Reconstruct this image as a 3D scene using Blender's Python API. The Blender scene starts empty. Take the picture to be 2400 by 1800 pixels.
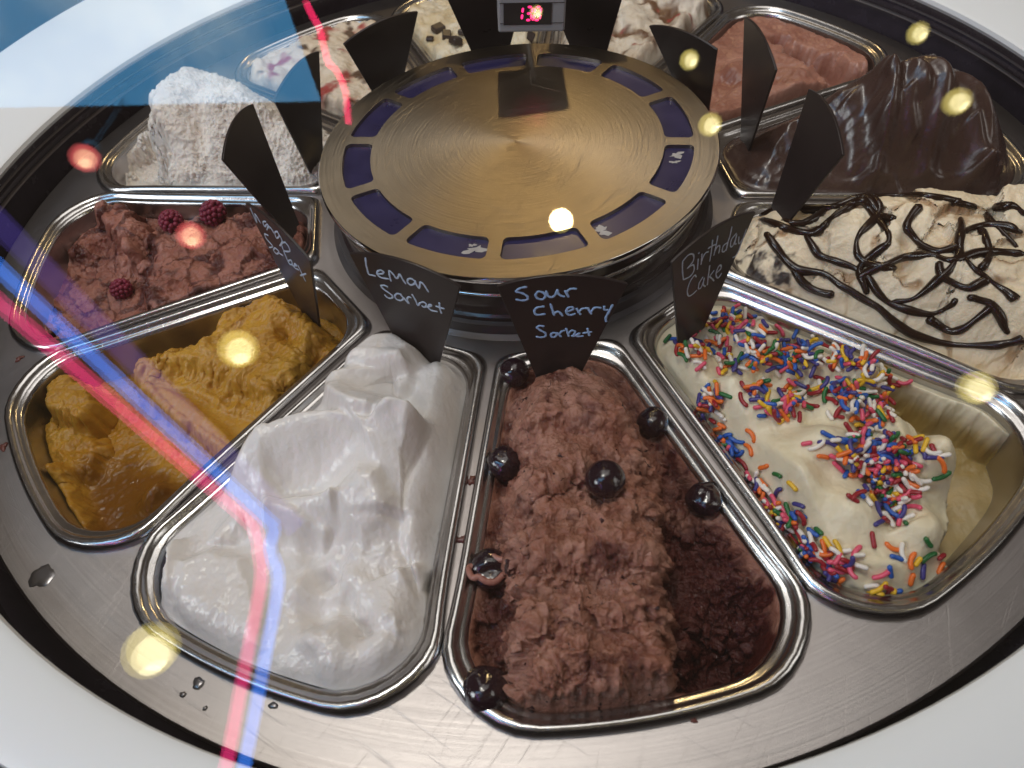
import bpy, bmesh, math, random
import numpy as np
from mathutils import Vector, Matrix
from mathutils.geometry import delaunay_2d_cdt

# ------------------------------------------------------------------ camera
S = 0.16                                   # one working unit in metres
FPX, PITCH, ROLL, YAW = 1634.72, 0.90374, -0.11924, -0.05232
CAM = np.array([0.0, -3.56232, 2.28436]); PHI = -0.15868
def _basis():
    cy, sy = math.cos(YAW), math.sin(YAW)
    F = np.array([sy*math.cos(PITCH), cy*math.cos(PITCH), -math.sin(PITCH)])
    R = np.array([cy, -sy, 0.0]); U = np.cross(R, F)
    c, s = math.cos(ROLL), math.sin(ROLL)
    return c*R+s*U, -s*R+c*U, F
CR, CU, CF = _basis()
scene = bpy.context.scene
col = scene.collection
cd = bpy.data.cameras.new('camera'); cam = bpy.data.objects.new('camera', cd); col.objects.link(cam)
cd.sensor_width = 36; cd.lens = 36*FPX/2400; cd.clip_start = 0.01; cd.clip_end = 200
cam.matrix_world = Matrix(((CR[0], CU[0], -CF[0], CAM[0]*S), (CR[1], CU[1], -CF[1], CAM[1]*S), (CR[2], CU[2], -CF[2], CAM[2]*S), (0, 0, 0, 1)))
cd.dof.use_dof = True; cd.dof.focus_distance = 3.55*S; cd.dof.aperture_fstop = 9.0
scene.camera = cam

# ------------------------------------------------------------------ light
world = bpy.data.worlds.new('World'); scene.world = world; world.use_nodes = True
bg = world.node_tree.nodes['Background']; bg.inputs[0].default_value = (0.64, 0.50, 0.40, 1); bg.inputs[1].default_value = 0.15
def area(name, loc, target, size, power, color, sizey=None):
    l = bpy.data.lights.new(name, 'AREA'); l.energy = power; l.color = color
    l.shape = 'ELLIPSE' if 'back' in name else 'RECTANGLE'; l.size = size*S; l.size_y = (sizey or size)*S
    o = bpy.data.objects.new(name, l); col.objects.link(o); o.location = Vector(loc)*S
    o.rotation_euler = (Vector(target)-Vector(loc)).to_track_quat('-Z', 'Y').to_euler(); return o
area('left_key_light', (-16, -8, 9), (0, -0.5, 0), 6, 40, (0.90, 0.95, 1.0))  # unseen cool key lamp, added at the side to stay out of the glass
area('right_key_light', (13, -7, 9), (0, -0.5, 0), 6, 10, (1.0, 0.96, 0.92))  # second unseen key lamp, added opposite the first; weaker and neutral
area('ceiling_light', (0, 2.5, 14), (0, -0.5, 0), 10, 17, (1.0, 0.95, 0.91), 8)
area('overhead_key_light', (-2.5, -1.5, 13), (0, -0.5, 0), 2, 14, (1.0, 0.95, 0.88))  # small directional lamp added overhead for contrast, not a fitting of the case
area('back_counter_light', (1.18, 13.23, 11.31), (0, 0, 0), 0.7, 6.5, (1.0, 0.70, 0.32))
scene.view_settings.view_transform = 'Standard'; scene.view_settings.look = 'None'
scene.view_settings.exposure = -0.18; scene.view_settings.gamma = 1.0
scene.cycles.use_denoising = True
scene.cycles.transparent_max_bounces = 16; scene.cycles.max_bounces = 8
scene.cycles.sample_clamp_indirect = 4.0
scene.cycles.caustics_reflective = False; scene.cycles.caustics_refractive = False

# ------------------------------------------------------------------ pixel helpers
D2 = 2400/2212                             # 2212-wide reading of the photograph -> 2400
def ray(px, py):
    d = CR*(px-1200)/FPX + CU*(900-py)/FPX + CF
    return d/np.linalg.norm(d)
def bp(px, py, z):
    d = ray(px, py); t = (z-CAM[2])/d[2]; return CAM+t*d
def zc(o, sc, pts): return [((o[0]+x/sc)/D2, (o[1]+y/sc)/D2) for x, y in pts]   # coordinates read in an enlarged crop
def bpd(x, y, z): return bp(x*D2, y*D2, z)

# ------------------------------------------------------------------ object helpers
def link(o, parent=None):
    col.objects.link(o)
    if parent is not None: o.parent = parent
    return o
def tag(o, label=None, cat=None, group=None, kind=None):
    if label: o['label'] = label
    if cat: o['category'] = cat
    if group: o['group'] = group
    if kind: o['kind'] = kind
    return o
def empty(name, loc=(0, 0, 0), rz=0):
    o = bpy.data.objects.new(name, None); col.objects.link(o); o.empty_display_size = 0.02
    o.location = Vector(loc)*S; o.rotation_euler = (0, 0, rz); return o
def mesh(name, verts, faces, mat=None, smooth=True):
    me = bpy.data.meshes.new(name)
    v = np.asarray(verts, float)*S
    me.from_pydata(v.tolist(), [], [list(map(int, f)) for f in faces]); me.validate(); me.update()
    if mat: me.materials.append(mat)
    if smooth: me.polygons.foreach_set('use_smooth', [True]*len(me.polygons))
    return me
def obj(name, verts, faces, mat=None, parent=None, smooth=True, loc=None):
    me = mesh(name, verts, faces, mat, smooth)
    o = bpy.data.objects.new(name, me); link(o, parent)
    if loc is not None: o.location = Vector(loc)*S
    return o
def auto_smooth(o, ang=35):
    me = o.data; bm = bmesh.new(); bm.from_mesh(me)
    bmesh.ops.recalc_face_normals(bm, faces=bm.faces)
    for e in bm.edges:
        if len(e.link_faces) == 2 and e.calc_face_angle(0) > math.radians(ang): e.smooth = False
    bm.to_mesh(me); bm.free(); return o
def loft(loops, closed=True, cap0=False, cap1=False):
    """loops: list of equally long vertex rings"""
    n = len(loops[0]); V = [p for l in loops for p in l]; Fs = []
    for i in range(len(loops)-1):
        for j in range(n if closed else n-1):
            k = (j+1) % n
            Fs.append((i*n+j, i*n+k, (i+1)*n+k, (i+1)*n+j))
    if cap0: Fs.append(tuple(range(n-1, -1, -1)))
    if cap1: Fs.append(tuple((len(loops)-1)*n+j for j in range(n)))
    return V, Fs
def lathe(profile, n=128, cx=0, cy=0, **kw):
    loops = [[(cx+r*math.cos(2*math.pi*j/n), cy+r*math.sin(2*math.pi*j/n), z) for j in range(n)] for r, z in profile]
    return loft(loops, **kw)
def tube(pts, rad, n=8, cap=True):
    pts = [Vector(p) for p in pts]; loops = []
    up = Vector((0.13, 0.21, 1)).normalized()
    m = len(pts)
    for i, p in enumerate(pts):
        t = (pts[min(i+1, m-1)]-pts[max(i-1, 0)]).normalized()
        a = t.cross(up)
        if a.length < 1e-4: a = t.cross(Vector((1, 0, 0)))
        a.normalize(); b = t.cross(a).normalized()
        r = rad[i] if hasattr(rad, '__len__') else rad
        loops.append([tuple(p+a*r*math.cos(2*math.pi*j/n)+b*r*math.sin(2*math.pi*j/n)) for j in range(n)])
    return loft(loops, cap0=cap, cap1=cap)
def catmull(pts, sub=5):
    P = [np.asarray(p, float) for p in pts]
    if len(P) < 3: return P
    out = []
    for i in range(len(P)-1):
        p0, p1, p2, p3 = P[max(i-1, 0)], P[i], P[i+1], P[min(i+2, len(P)-1)]
        for k in range(sub):
            t = k/sub
            out.append(0.5*((2*p1)+(-p0+p2)*t+(2*p0-5*p1+4*p2-p3)*t*t+(-p0+3*p1-3*p2+p3)*t**3))
    out.append(P[-1]); return out
def box(x0, x1, y0, y1, z0, z1):
    V = [(x, y, z) for z in (z0, z1) for y in (y0, y1) for x in (x0, x1)]
    return V, [(0, 2, 3, 1), (4, 5, 7, 6), (0, 1, 5, 4), (2, 6, 7, 3), (0, 4, 6, 2), (1, 3, 7, 5)]
def bevel(o, w, seg=2):
    m = o.modifiers.new('bevel', 'BEVEL'); m.width = w*S; m.segments = seg; m.limit_method = 'ANGLE'; m.angle_limit = math.radians(40); return o
def cdt_fill(outer, holes, z, extra=()):
    pts = []; edges = []
    for loop in [outer]+list(holes):
        b = len(pts); n = len(loop)
        pts += [Vector((p[0], p[1])) for p in loop]
        edges += [(b+i, b+(i+1) % n) for i in range(n)]
    v, e, f, *_ = delaunay_2d_cdt(pts, edges, [], 0, 1e-6)
    # keep triangles whose centre is inside outer and outside all holes
    C = np.array([[(v[t[0]][k]+v[t[1]][k]+v[t[2]][k])/3 for k in (0, 1)] for t in f])
    keep = sdpoly(C[:, 0], C[:, 1], outer) > 0
    for h in holes: keep &= sdpoly(C[:, 0], C[:, 1], h) < 0
    F2 = []
    for t, k in zip(f, keep):
        if k:
            a, b, c = (v[i] for i in t)
            F2.append(tuple(t) if (b-a).cross(c-a) > 0 else (t[0], t[2], t[1]))
    return [(p.x, p.y, z) for p in v], F2
def sdpoly(X, Y, poly):
    """signed distance, positive inside"""
    X = np.asarray(X, float); Y = np.asarray(Y, float)
    d2 = np.full(X.shape, 1e9); ins = np.zeros(X.shape, bool); n = len(poly)
    for i in range(n):
        ax, ay = poly[i][0], poly[i][1]; bx, by = poly[(i+1) % n][0], poly[(i+1) % n][1]
        ex, ey = bx-ax, by-ay; L = ex*ex+ey*ey+1e-12
        t = np.clip(((X-ax)*ex+(Y-ay)*ey)/L, 0, 1)
        d2 = np.minimum(d2, (X-ax-t*ex)**2+(Y-ay-t*ey)**2)
        c = ((ay > Y) != (by > Y))
        with np.errstate(divide='ignore', invalid='ignore'):
            xx = ax+(Y-ay)*ex/(ey if abs(ey) > 1e-12 else 1e-12)
        ins ^= c & (X < xx)
    d = np.sqrt(d2); return np.where(ins, d, -d)
def smooth(a, b, x):
    t = np.clip((x-a)/(b-a), 0, 1); return t*t*(3-2*t)

# ------------------------------------------------------------------ noise (numpy)
_rng = np.random.RandomState(7)
_perm = _rng.permutation(256); _perm = np.concatenate([_perm, _perm, _perm])
_ga = _rng.rand(256)*2*np.pi; _gx, _gy = np.cos(_ga), np.sin(_ga)
def perlin(x, y, seed=0):
    x = x+seed*17.31; y = y+seed*9.17
    xi = np.floor(x).astype(int); yi = np.floor(y).astype(int); xf = x-xi; yf = y-yi
    u = xf**3*(xf*(xf*6-15)+10); v = yf**3*(yf*(yf*6-15)+10)
    def g(ix, iy, fx, fy):
        h = _perm[(_perm[ix & 255]+iy) & 255]; return _gx[h]*fx+_gy[h]*fy
    a = g(xi, yi, xf, yf); b = g(xi+1, yi, xf-1, yf); c = g(xi, yi+1, xf, yf-1); d = g(xi+1, yi+1, xf-1, yf-1)
    return 1.5*((a*(1-u)+b*u)*(1-v)+(c*(1-u)+d*u)*v)
def fbm(x, y, f, o=4, seed=0, gain=0.5, ridged=False):
    s = 0; a = 1; tot = 0
    for i in range(o):
        n = perlin(x*f, y*f, seed+i*3)
        if ridged: n = 1-2*np.abs(n)
        s = s+a*n; tot += a; a *= gain; f *= 2.03
    return s/tot
def cells(x, y, f, seed=0):
    """worley F1, F2 and a random tilted facet per cell"""
    x = x*f; y = y*f; xi = np.floor(x).astype(int); yi = np.floor(y).astype(int)
    f1 = np.full(x.shape, 9.0); f2 = np.full(x.shape, 9.0); fac = np.zeros(x.shape)
    for dx in (-1, 0, 1):
        for dy in (-1, 0, 1):
            h = _perm[(_perm[(xi+dx+seed) & 255]+yi+dy) & 255]
            px = xi+dx+(h*37 % 256)/256; py = yi+dy+(h*91 % 256)/256
            d = np.hypot(x-px, y-py); k = d < f1
            f2 = np.where(k, f1, np.minimum(f2, d)); f1 = np.where(k, d, f1)
            fac = np.where(k, _gx[h]*(x-px)+_gy[h]*(y-py)+((h*53 % 256)/256-0.5)*0.8, fac)
    return f1, f2, fac

# ------------------------------------------------------------------ materials
def new_mat(name):
    m = bpy.data.materials.new(name); m.use_nodes = True; nt = m.node_tree
    return m, nt, nt.nodes['Principled BSDF'], nt.nodes, nt.links
def math_node(N, L, op, a, b=None):
    n = N.new('ShaderNodeMath'); n.operation = op
    for i, v in enumerate((a, b)):
        if v is None: continue
        if isinstance(v, (int, float)): n.inputs[i].default_value = v
        else: L.new(v, n.inputs[i])
    return n.outputs[0]
def coords(N, L, scale=1/S):
    tc = N.new('ShaderNodeTexCoord'); mp = N.new('ShaderNodeMapping'); mp.inputs['Scale'].default_value = (scale,)*3
    L.new(tc.outputs['Object'], mp.inputs[0]); return mp.outputs[0]
def noise(N, L, vec, scale, detail=4, rough=0.55, dist=0.0):
    n = N.new('ShaderNodeTexNoise'); n.inputs['Scale'].default_value = scale; n.inputs['Detail'].default_value = detail
    n.inputs['Roughness'].default_value = rough; n.inputs['Distortion'].default_value = dist
    if vec is not None: L.new(vec, n.inputs['Vector'])
    return n.outputs[0]
def ramp(N, L, fac, stops):
    r = N.new('ShaderNodeValToRGB'); el = r.color_ramp.elements
    while len(el) < len(stops): el.new(0.5)
    for e, (p, c) in zip(el, stops): e.position = p; e.color = (*c, 1) if len(c) == 3 else c
    L.new(fac, r.inputs[0]); return r.outputs[0]
def mixc(N, L, fac, a, b):
    m = N.new('ShaderNodeMix'); m.data_type = 'RGBA'
    for s, v in ((m.inputs[0], fac), (m.inputs[6], a), (m.inputs[7], b)):
        if isinstance(v, (int, float)): s.default_value = v
        elif isinstance(v, tuple): s.default_value = (*v, 1)
        else: L.new(v, s)
    return m.outputs[2]
def bumpn(N, L, h, dist, strength=1.0, normal=None):
    b = N.new('ShaderNodeBump'); b.inputs['Strength'].default_value = strength; b.inputs['Distance'].default_value = dist*S
    L.new(h, b.inputs['Height'])
    if normal is not None: L.new(normal, b.inputs['Normal'])
    return b.outputs[0]
def plain(name, c, rough=0.5, metal=0.0, coat=0.0, spec=0.5, var=0.0):
    m, nt, b, N, L = new_mat(name)
    b.inputs['Base Color'].default_value = (*c, 1); b.inputs['Roughness'].default_value = rough; b.inputs['Metallic'].default_value = metal
    b.inputs['Coat Weight'].default_value = coat; b.inputs['Coat Roughness'].default_value = 0.05; b.inputs['Specular IOR Level'].default_value = spec
    if var:
        n = noise(N, L, coords(N, L), 5, 5); L.new(ramp(N, L, n, [(0.3, tuple(x*(1-var) for x in c)), (0.7, tuple(min(1, x*(1+var)) for x in c))]), b.inputs['Base Color'])
        L.new(math_node(N, L, 'ADD', math_node(N, L, 'MULTIPLY', n, 0.25), rough-0.12), b.inputs['Roughness'])
    return m
def steel(name, c=(0.56, 0.54, 0.53), rough=0.28, brush='polar', bump=0.004, coat=0.0, aniso=0.0):
    m, nt, b, N, L = new_mat(name)
    b.inputs['Metallic'].default_value = 1.0
    co = coords(N, L)
    sep = N.new('ShaderNodeSeparateXYZ'); L.new(co, sep.inputs[0])
    if brush == 'polar':
        ang = math_node(N, L, 'ARCTAN2', sep.outputs[1], sep.outputs[0])
        r = math_node(N, L, 'SQRT', math_node(N, L, 'ADD', math_node(N, L, 'MULTIPLY', sep.outputs[0], sep.outputs[0]), math_node(N, L, 'MULTIPLY', sep.outputs[1], sep.outputs[1])))
        cmb = N.new('ShaderNodeCombineXYZ'); L.new(math_node(N, L, 'MULTIPLY', ang, 1.6), cmb.inputs[0]); L.new(math_node(N, L, 'MULTIPLY', r, 70.0), cmb.inputs[1])
    else:
        cmb = N.new('ShaderNodeCombineXYZ'); L.new(math_node(N, L, 'MULTIPLY', sep.outputs[0], 2.0), cmb.inputs[0]); L.new(math_node(N, L, 'MULTIPLY', sep.outputs[1], 60.0), cmb.inputs[1]); L.new(math_node(N, L, 'MULTIPLY', sep.outputs[2], 60.0), cmb.inputs[2])
    br = noise(N, L, cmb.outputs[0], 1.0, 5, 0.65)
    # random fine scratches: two stretched noises at angles
    def scr(rot, sc):
        vr = N.new('ShaderNodeVectorRotate'); vr.rotation_type = 'Z_AXIS'; vr.inputs['Angle'].default_value = rot; L.new(co, vr.inputs['Vector'])
        mp = N.new('ShaderNodeMapping'); mp.inputs['Scale'].default_value = (1.6, sc, 1)
        L.new(vr.outputs[0], mp.inputs[0])
        w = noise(N, L, mp.outputs[0], 1.0, 2, 0.5, 0.15)
        return ramp(N, L, w, [(0.66, (0, 0, 0)), (0.69, (1, 1, 1)), (0.72, (0, 0, 0))])
    s1 = scr(0.6, 75); s2 = scr(-0.9, 95); s3 = scr(1.9, 60)
    sc = math_node(N, L, 'MAXIMUM', math_node(N, L, 'MAXIMUM', s1, s2), s3)
    big = noise(N, L, co, 1.4, 5, 0.6)
    L.new(ramp(N, L, big, [(0.3, tuple(x*0.86 for x in c)), (0.7, tuple(min(1, x*1.08) for x in c))]), b.inputs['Base Color'])
    ro = math_node(N, L, 'ADD', math_node(N, L, 'MULTIPLY', br, 0.16), rough-0.10)
    ro = math_node(N, L, 'ADD', ro, math_node(N, L, 'MULTIPLY', big, 0.10))
    L.new(ro, b.inputs['Roughness'])
    h = math_node(N, L, 'SUBTRACT', br, math_node(N, L, 'MULTIPLY', sc, 0.28))
    L.new(bumpn(N, L, h, bump, 0.55), b.inputs['Normal'])
    if aniso:
        b.inputs['Anisotropic'].default_value = aniso
        tg = N.new('ShaderNodeTangent'); tg.direction_type = 'RADIAL'; tg.axis = 'Z'; L.new(tg.outputs[0], b.inputs['Tangent'])
    if coat: b.inputs['Coat Weight'].default_value = coat; b.inputs['Coat Roughness'].default_value = 0.015; b.inputs['Coat IOR'].default_value = 1.7
    return m
def emit(name, c, s):
    m, nt, b, N, L = new_mat(name)
    b.inputs['Base Color'].default_value = (0.02, 0.02, 0.02, 1); b.inputs['Emission Color'].default_value = (*c, 1); b.inputs['Emission Strength'].default_value = s; b.inputs['Specular IOR Level'].default_value = 0.0
    return m
def glass_mat(name, gain=1.0, tint=(0.985, 0.99, 0.985)):
    m, nt, b, N, L = new_mat(name); N.remove(b)
    out = N['Material Output']
    tr = N.new('ShaderNodeBsdfTransparent'); tr.inputs[0].default_value = (*tint, 1)
    gl = N.new('ShaderNodeBsdfGlossy'); gl.inputs['Roughness'].default_value = 0.0
    ge = N.new('ShaderNodeNewGeometry'); dt = N.new('ShaderNodeVectorMath'); dt.operation = 'DOT_PRODUCT'
    L.new(ge.outputs['Normal'], dt.inputs[0]); L.new(ge.outputs['Incoming'], dt.inputs[1])
    c = math_node(N, L, 'SUBTRACT', 1.0, math_node(N, L, 'ABSOLUTE', dt.outputs['Value']))
    f = math_node(N, L, 'ADD', math_node(N, L, 'MULTIPLY', math_node(N, L, 'POWER', c, 5.0), 0.957), 0.043*gain)
    mx = N.new('ShaderNodeMixShader'); L.new(f, mx.inputs[0]); L.new(tr.outputs[0], mx.inputs[1]); L.new(gl.outputs[0], mx.inputs[2])
    L.new(mx.outputs[0], out.inputs[0]); return m
def gelato_mat(name, base, alt, m1=None, rough=0.42, sss=0.25, nscale=3.0, lo=0.35, hi=0.65, bump=0.010, bscale=22, specks=None, spec=0.45, m2=None, rough1=None, micro=0.0, sssr=(1.0, 0.75, 0.55)):
    m, nt, b, N, L = new_mat(name)
    co = coords(N, L)
    n = noise(N, L, co, nscale, 6, 0.6, 0.6)
    c = ramp(N, L, n, [(lo, base), (hi, alt)])
    def attr(nm):
        a = N.new('ShaderNodeAttribute'); a.attribute_name = nm; return a.outputs['Fac']
    if specks:
        scol, ssc, thr = specks
        w = noise(N, L, co, ssc, 3, 0.7, 0.8)
        c = mixc(N, L, ramp(N, L, w, [(thr, (0, 0, 0)), (thr+0.04, (1, 1, 1))]), c, scol)
    a1 = None
    if m1: a1 = attr('m1'); c = mixc(N, L, a1, c, m1)
    if m2: c = mixc(N, L, attr('m2'), c, m2)
    L.new(c, b.inputs['Base Color'])
    ro = math_node(N, L, 'ADD', math_node(N, L, 'MULTIPLY', noise(N, L, co, 9, 4), 0.25), rough-0.12)
    if rough1 is not None and a1 is not None:
        mm = N.new('ShaderNodeMix'); L.new(a1, mm.inputs[0]); L.new(ro, mm.inputs[2]); mm.inputs[3].default_value = rough1; ro = mm.outputs[0]
    L.new(ro, b.inputs['Roughness'])
    b.inputs['Specular IOR Level'].default_value = spec
    b.inputs['Subsurface Weight'].default_value = sss; b.inputs['Subsurface Radius'].default_value = sssr; b.inputs['Subsurface Scale'].default_value = 0.03*S
    h = noise(N, L, co, bscale, 6, 0.6, 0.3)
    nr = bumpn(N, L, h, bump, 0.8)
    if micro:
        nr = bumpn(N, L, noise(N, L, co, bscale*4, 4, 0.6), micro, 0.8, nr)
    L.new(nr, b.inputs['Normal'])
    return m

M = {}
M['plate'] = steel('brushed_plate_steel', (0.43, 0.395, 0.385), 0.38, 'polar', 0.0012, aniso=0.5)
M['hub'] = steel('worn_hub_steel', (0.40, 0.335, 0.25), 0.34, 'polar', 0.0030, coat=0.4, aniso=0.75)  # golden tint puts warm reflected light into the base colour
M['pan'] = steel('pan_steel', (0.50, 0.48, 0.48), 0.28, 'straight', 0.0008)
M['rim'] = steel('polished_rim_steel', (0.50, 0.485, 0.48), 0.20, 'straight', 0.0006)
M['white'] = plain('white_laminate', (0.82, 0.84, 0.85), 0.45)
M['drum'] = plain('dark_brown_plastic', (0.035, 0.022, 0.022), 0.22, coat=0.3, var=0.2)
M['band'] = plain('grey_band', (0.13, 0.12, 0.125), 0.35, metal=0.6)
M['blue'] = plain('blue_plastic', (0.017, 0.015, 0.066), 0.30, coat=0.2, var=0.18)
M['peel'] = plain('peeled_patch', (0.42, 0.40, 0.39), 0.5, var=0.3)
M['wall'] = plain('dark_well_wall', (0.045, 0.036, 0.048), 0.25, coat=0.2, var=0.2)
M['line'] = plain('wall_ridge', (0.30, 0.26, 0.25), 0.3, metal=0.5)
M['floor'] = plain('grey_floor', (0.10, 0.095, 0.095), 0.6, var=0.2)
M['sign'] = plain('brown_black_acrylic', (0.022, 0.015, 0.015), 0.32, coat=0.0, var=0.15, spec=0.35)
M['chalk'] = plain('pale_blue_paint_pen', (0.50, 0.60, 0.74), 0.6, var=0.12)
M['chalk2'] = plain('bright_blue_paint_pen', (0.38, 0.58, 0.92), 0.6, var=0.12)
M['housing'] = plain('grey_plastic_housing', (0.34, 0.33, 0.34), 0.4, var=0.08)
M['screen'] = plain('smoked_screen', (0.03, 0.025, 0.026), 0.12, coat=0.3)
M['digit'] = emit('red_led', (1.0, 0.02, 0.16), 3.2)
M['chrome'] = plain('chrome', (0.75, 0.75, 0.76), 0.12, metal=1.0)
M['glass'] = glass_mat('clear_glass')

# ------------------------------------------------------------------ the display case
ZP, ZR = -0.42, -0.365                      # plate level, pan rim level
tag(obj('floor', *box(-60, 60, -60, 60, -5.2, -5.0), M['floor'], smooth=False), kind='structure')
case = empty('display_case', (0, 0, -5))
tag(case, 'round white display counter with a dark sunken well', 'counter')
case.location = (0, 0, 0)
n = 192
def ring(r, z, cy=0.0): return [(r*math.cos(2*math.pi*j/n), cy+r*math.sin(2*math.pi*j/n), z) for j in range(n)]
o = obj('rim', *loft([ring(3.36, -0.17), ring(3.285, -0.15), ring(3.27, -0.125), ring(3.275, -0.10), ring(3.30, -0.085), ring(4.10, -0.085, 0.66), ring(4.15, -0.10, 0.67), ring(4.17, -0.14, 0.68), ring(4.17, -5.0, 0.68)]), M['white'], case)
auto_smooth(o)
auto_smooth(obj('well_wall', *lathe([(3.36, -0.17), (3.37, -0.24), (3.33, -0.25), (3.33, -0.27), (3.38, -0.28), (3.38, -0.62), (2.9, -1.3), (0.3, -1.3)], n), M['wall'], case))
for z in (-0.255, -0.33):
    obj('wall_ridge', *lathe([(3.375, z), (3.352, z+0.004), (3.352, z+0.012), (3.375, z+0.016)], n), M['line'], case)

# pans: outline in local (u outward, v sideways)
A0, A1, B0, B1 = 1.25, 0.308, 3.03, 0.797
def outline(d, nc=8, ne=10):
    sl = (B1-A1)/(B0-A0); nrm = math.hypot(1, sl)
    def hw(u): return A1+sl*(u-A0)-d*nrm
    u0, u1 = A0+d, B0-d
    c = [(u0, -hw(u0)), (u1, -hw(u1)), (u1, hw(u1)), (u0, hw(u0))]
    ri, ro = 0.10+1.5*d, max(0.30-0.3*d, 0.1)
    rr = [ri, ro, ro, ri]
    arcs = []
    for i in range(4):
        p = np.array(c[i]); a = np.array(c[i-1])-p; b = np.array(c[(i+1) % 4])-p
        a /= np.linalg.norm(a); b /= np.linalg.norm(b)
        th = math.acos(np.clip(a@b, -1, 1)); t = rr[i]/math.tan(th/2)
        bis = (a+b)/np.linalg.norm(a+b); cen = p+bis*rr[i]/math.sin(th/2)
        p0, p1 = p+a*t-cen, p+b*t-cen
        a0 = math.atan2(p0[1], p0[0]); da = (math.atan2(p1[1], p1[0])-a0+math.pi) % (2*math.pi)-math.pi
        arcs.append([cen+rr[i]*np.array([math.cos(a0+da*k/nc), math.sin(a0+da*k/nc)]) for k in range(nc+1)])
    out = []
    for i in range(4):
        out += arcs[i]
        s, e = arcs[i][-1], arcs[(i+1) % 4][0]
        out += [s+(e-s)*k/ne for k in range(1, ne)]
    out = np.array(out)
    return warp(out[:, 0], out[:, 1])
def warp(u, v):
    t = np.clip((u-2.3)/0.7, 0, 1)
    return np.stack([u-0.045*(v/0.5)**2*t*t*(3-2*t), v], -1)
def pang(deg): return math.radians(deg)+PHI
def tow(u, v, deg):
    a = pang(deg); return u*math.cos(a)-v*math.sin(a), u*math.sin(a)+v*math.cos(a)
PANS = [285, 255, 315, 225, 345, 195, 15, 165, 45, 135, 75, 105]
# plate with twelve openings
holes = []
for a in PANS:
    p = outline(0.055, 5, 5); x, y = tow(p[:, 0], p[:, 1], a); holes.append(list(zip(x, y)))
V, Fc = cdt_fill([(3.23*math.cos(2*math.pi*j/160), 3.23*math.sin(2*math.pi*j/160)) for j in range(160)], holes+[[(0.9*math.cos(2*math.pi*j/64), 0.9*math.sin(2*math.pi*j/64)) for j in range(64)]], ZP)
plate = obj('carousel_plate', V, Fc, M['plate'], smooth=False)
tag(plate, 'round brushed steel carousel plate holding the wedge pans', 'plate')
obj('plate_edge', *lathe([(3.23, ZP-0.001), (3.24, ZP-0.006), (3.24, ZP-0.05), (3.15, ZP-0.05)], n), M['plate'], plate)
def pan_loops(spec):
    L = []
    for d, z in spec:
        p = outline(d); L.append([(q[0]-2.2, q[1], z) for q in p])
    return L
rim_me = mesh('rim', *loft(pan_loops([(-0.004, ZP-0.01), (-0.006, -0.405), (-0.002, -0.388), (0.008, -0.374), (0.020, -0.368), (0.032, -0.371), (0.041, -0.381), (0.047, -0.392), (0.056, -0.396), (0.066, -0.398), (0.074, -0.404), (0.079, -0.42)])), M['rim'])
bas_me = mesh('basin', *loft(pan_loops([(0.079, -0.42), (0.084, -0.47), (0.130, -1.00), (0.18, -1.07), (0.30, -1.09)]), cap1=True), M['pan'])
FL = {285: ('sour cherry', 'brown-pink cherry sorbet with dark cherries'), 255: ('lemon', 'glossy white lemon sorbet'), 315: ('birthday', 'cream gelato with coloured sprinkles'),
      225: ('mango', 'ochre mango sorbet'), 345: ('vanilla', 'cream gelato with chocolate drizzle'), 195: ('raspberry', 'reddish brown gelato with raspberries'),
      15: ('chocolate', 'glossy dark chocolate gelato'), 165: ('coconut', 'shredded white coconut gelato'), 45: ('pink', 'smooth pink-brown gelato'),
      135: ('fruit', 'cream gelato with red fruit streaks'), 75: ('ripple', 'cream gelato with brown ripple'), 105: ('chunk', 'pale gelato with chocolate chunks')}
for a in PANS:
    x, y = tow(2.2, 0, a)
    e = empty('gelato_pan', (x, y, 0), pang(a))
    tag(e, 'wedge-shaped steel pan holding the '+FL[a][1], 'pan', 'wedge pans set in the carousel')
    for nm, me in (('rim', rim_me), ('basin', bas_me)):
        link(bpy.data.objects.new(nm, me), e)

# ------------------------------------------------------------------ hub
hub = empty('carousel_hub', (0, 0, ZP))
hub.location = (0, 0, 0)
tag(hub, 'raised round steel hub with twelve blue windows in its lid', 'hub')
def window_loop(i, inset=0.0, nc=4, ne=8):
    ri, ro, g, rc = 0.838+inset, 1.0-inset, 0.035+inset, 0.032-inset*0.5
    a0 = PHI+math.radians(15+30*i)
    pts = []
    def corner(r, sgn):
        sr = rc if r == ri else -rc
        rr = r+sr
        ang = math.radians(15)-math.asin((g+rc)/rr)
        return rr, sgn*ang
    # walk: inner(-) -> outer(-) -> outer(+) -> inner(+)
    seq = [(ri, -1), (ro, -1), (ro, 1), (ri, 1)]
    cs = [corner(*s) for s in seq]
    res = []
    for k, (rr, an) in enumerate(cs):
        cx, cy = rr*math.cos(a0+an), rr*math.sin(a0+an)
        th0 = {0: a0+an+math.pi, 1: a0+an-math.pi/2, 2: a0+an, 3: a0+an+math.pi/2}[k]
        arc = [(cx+rc*math.cos(th0+t*math.pi/2/nc), cy+rc*math.sin(th0+t*math.pi/2/nc)) for t in range(nc+1)]
        res.append(arc)
    for k in range(4):
        pts += res[k]
        nxt = res[(k+1) % 4][0]; cur = res[k][-1]
        r0, r1 = math.hypot(*cur), math.hypot(*nxt)
        t0, t1 = math.atan2(cur[1], cur[0]), math.atan2(nxt[1], nxt[0]); dt = (t1-t0+math.pi) % (2*math.pi)-math.pi
        for s in range(1, ne):
            f = s/ne; r = r0+(r1-r0)*f; t = t0+dt*f; pts.append((r*math.cos(t), r*math.sin(t)))
    return pts
wl = [window_loop(i) for i in range(12)]
RH = 1.137
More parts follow.
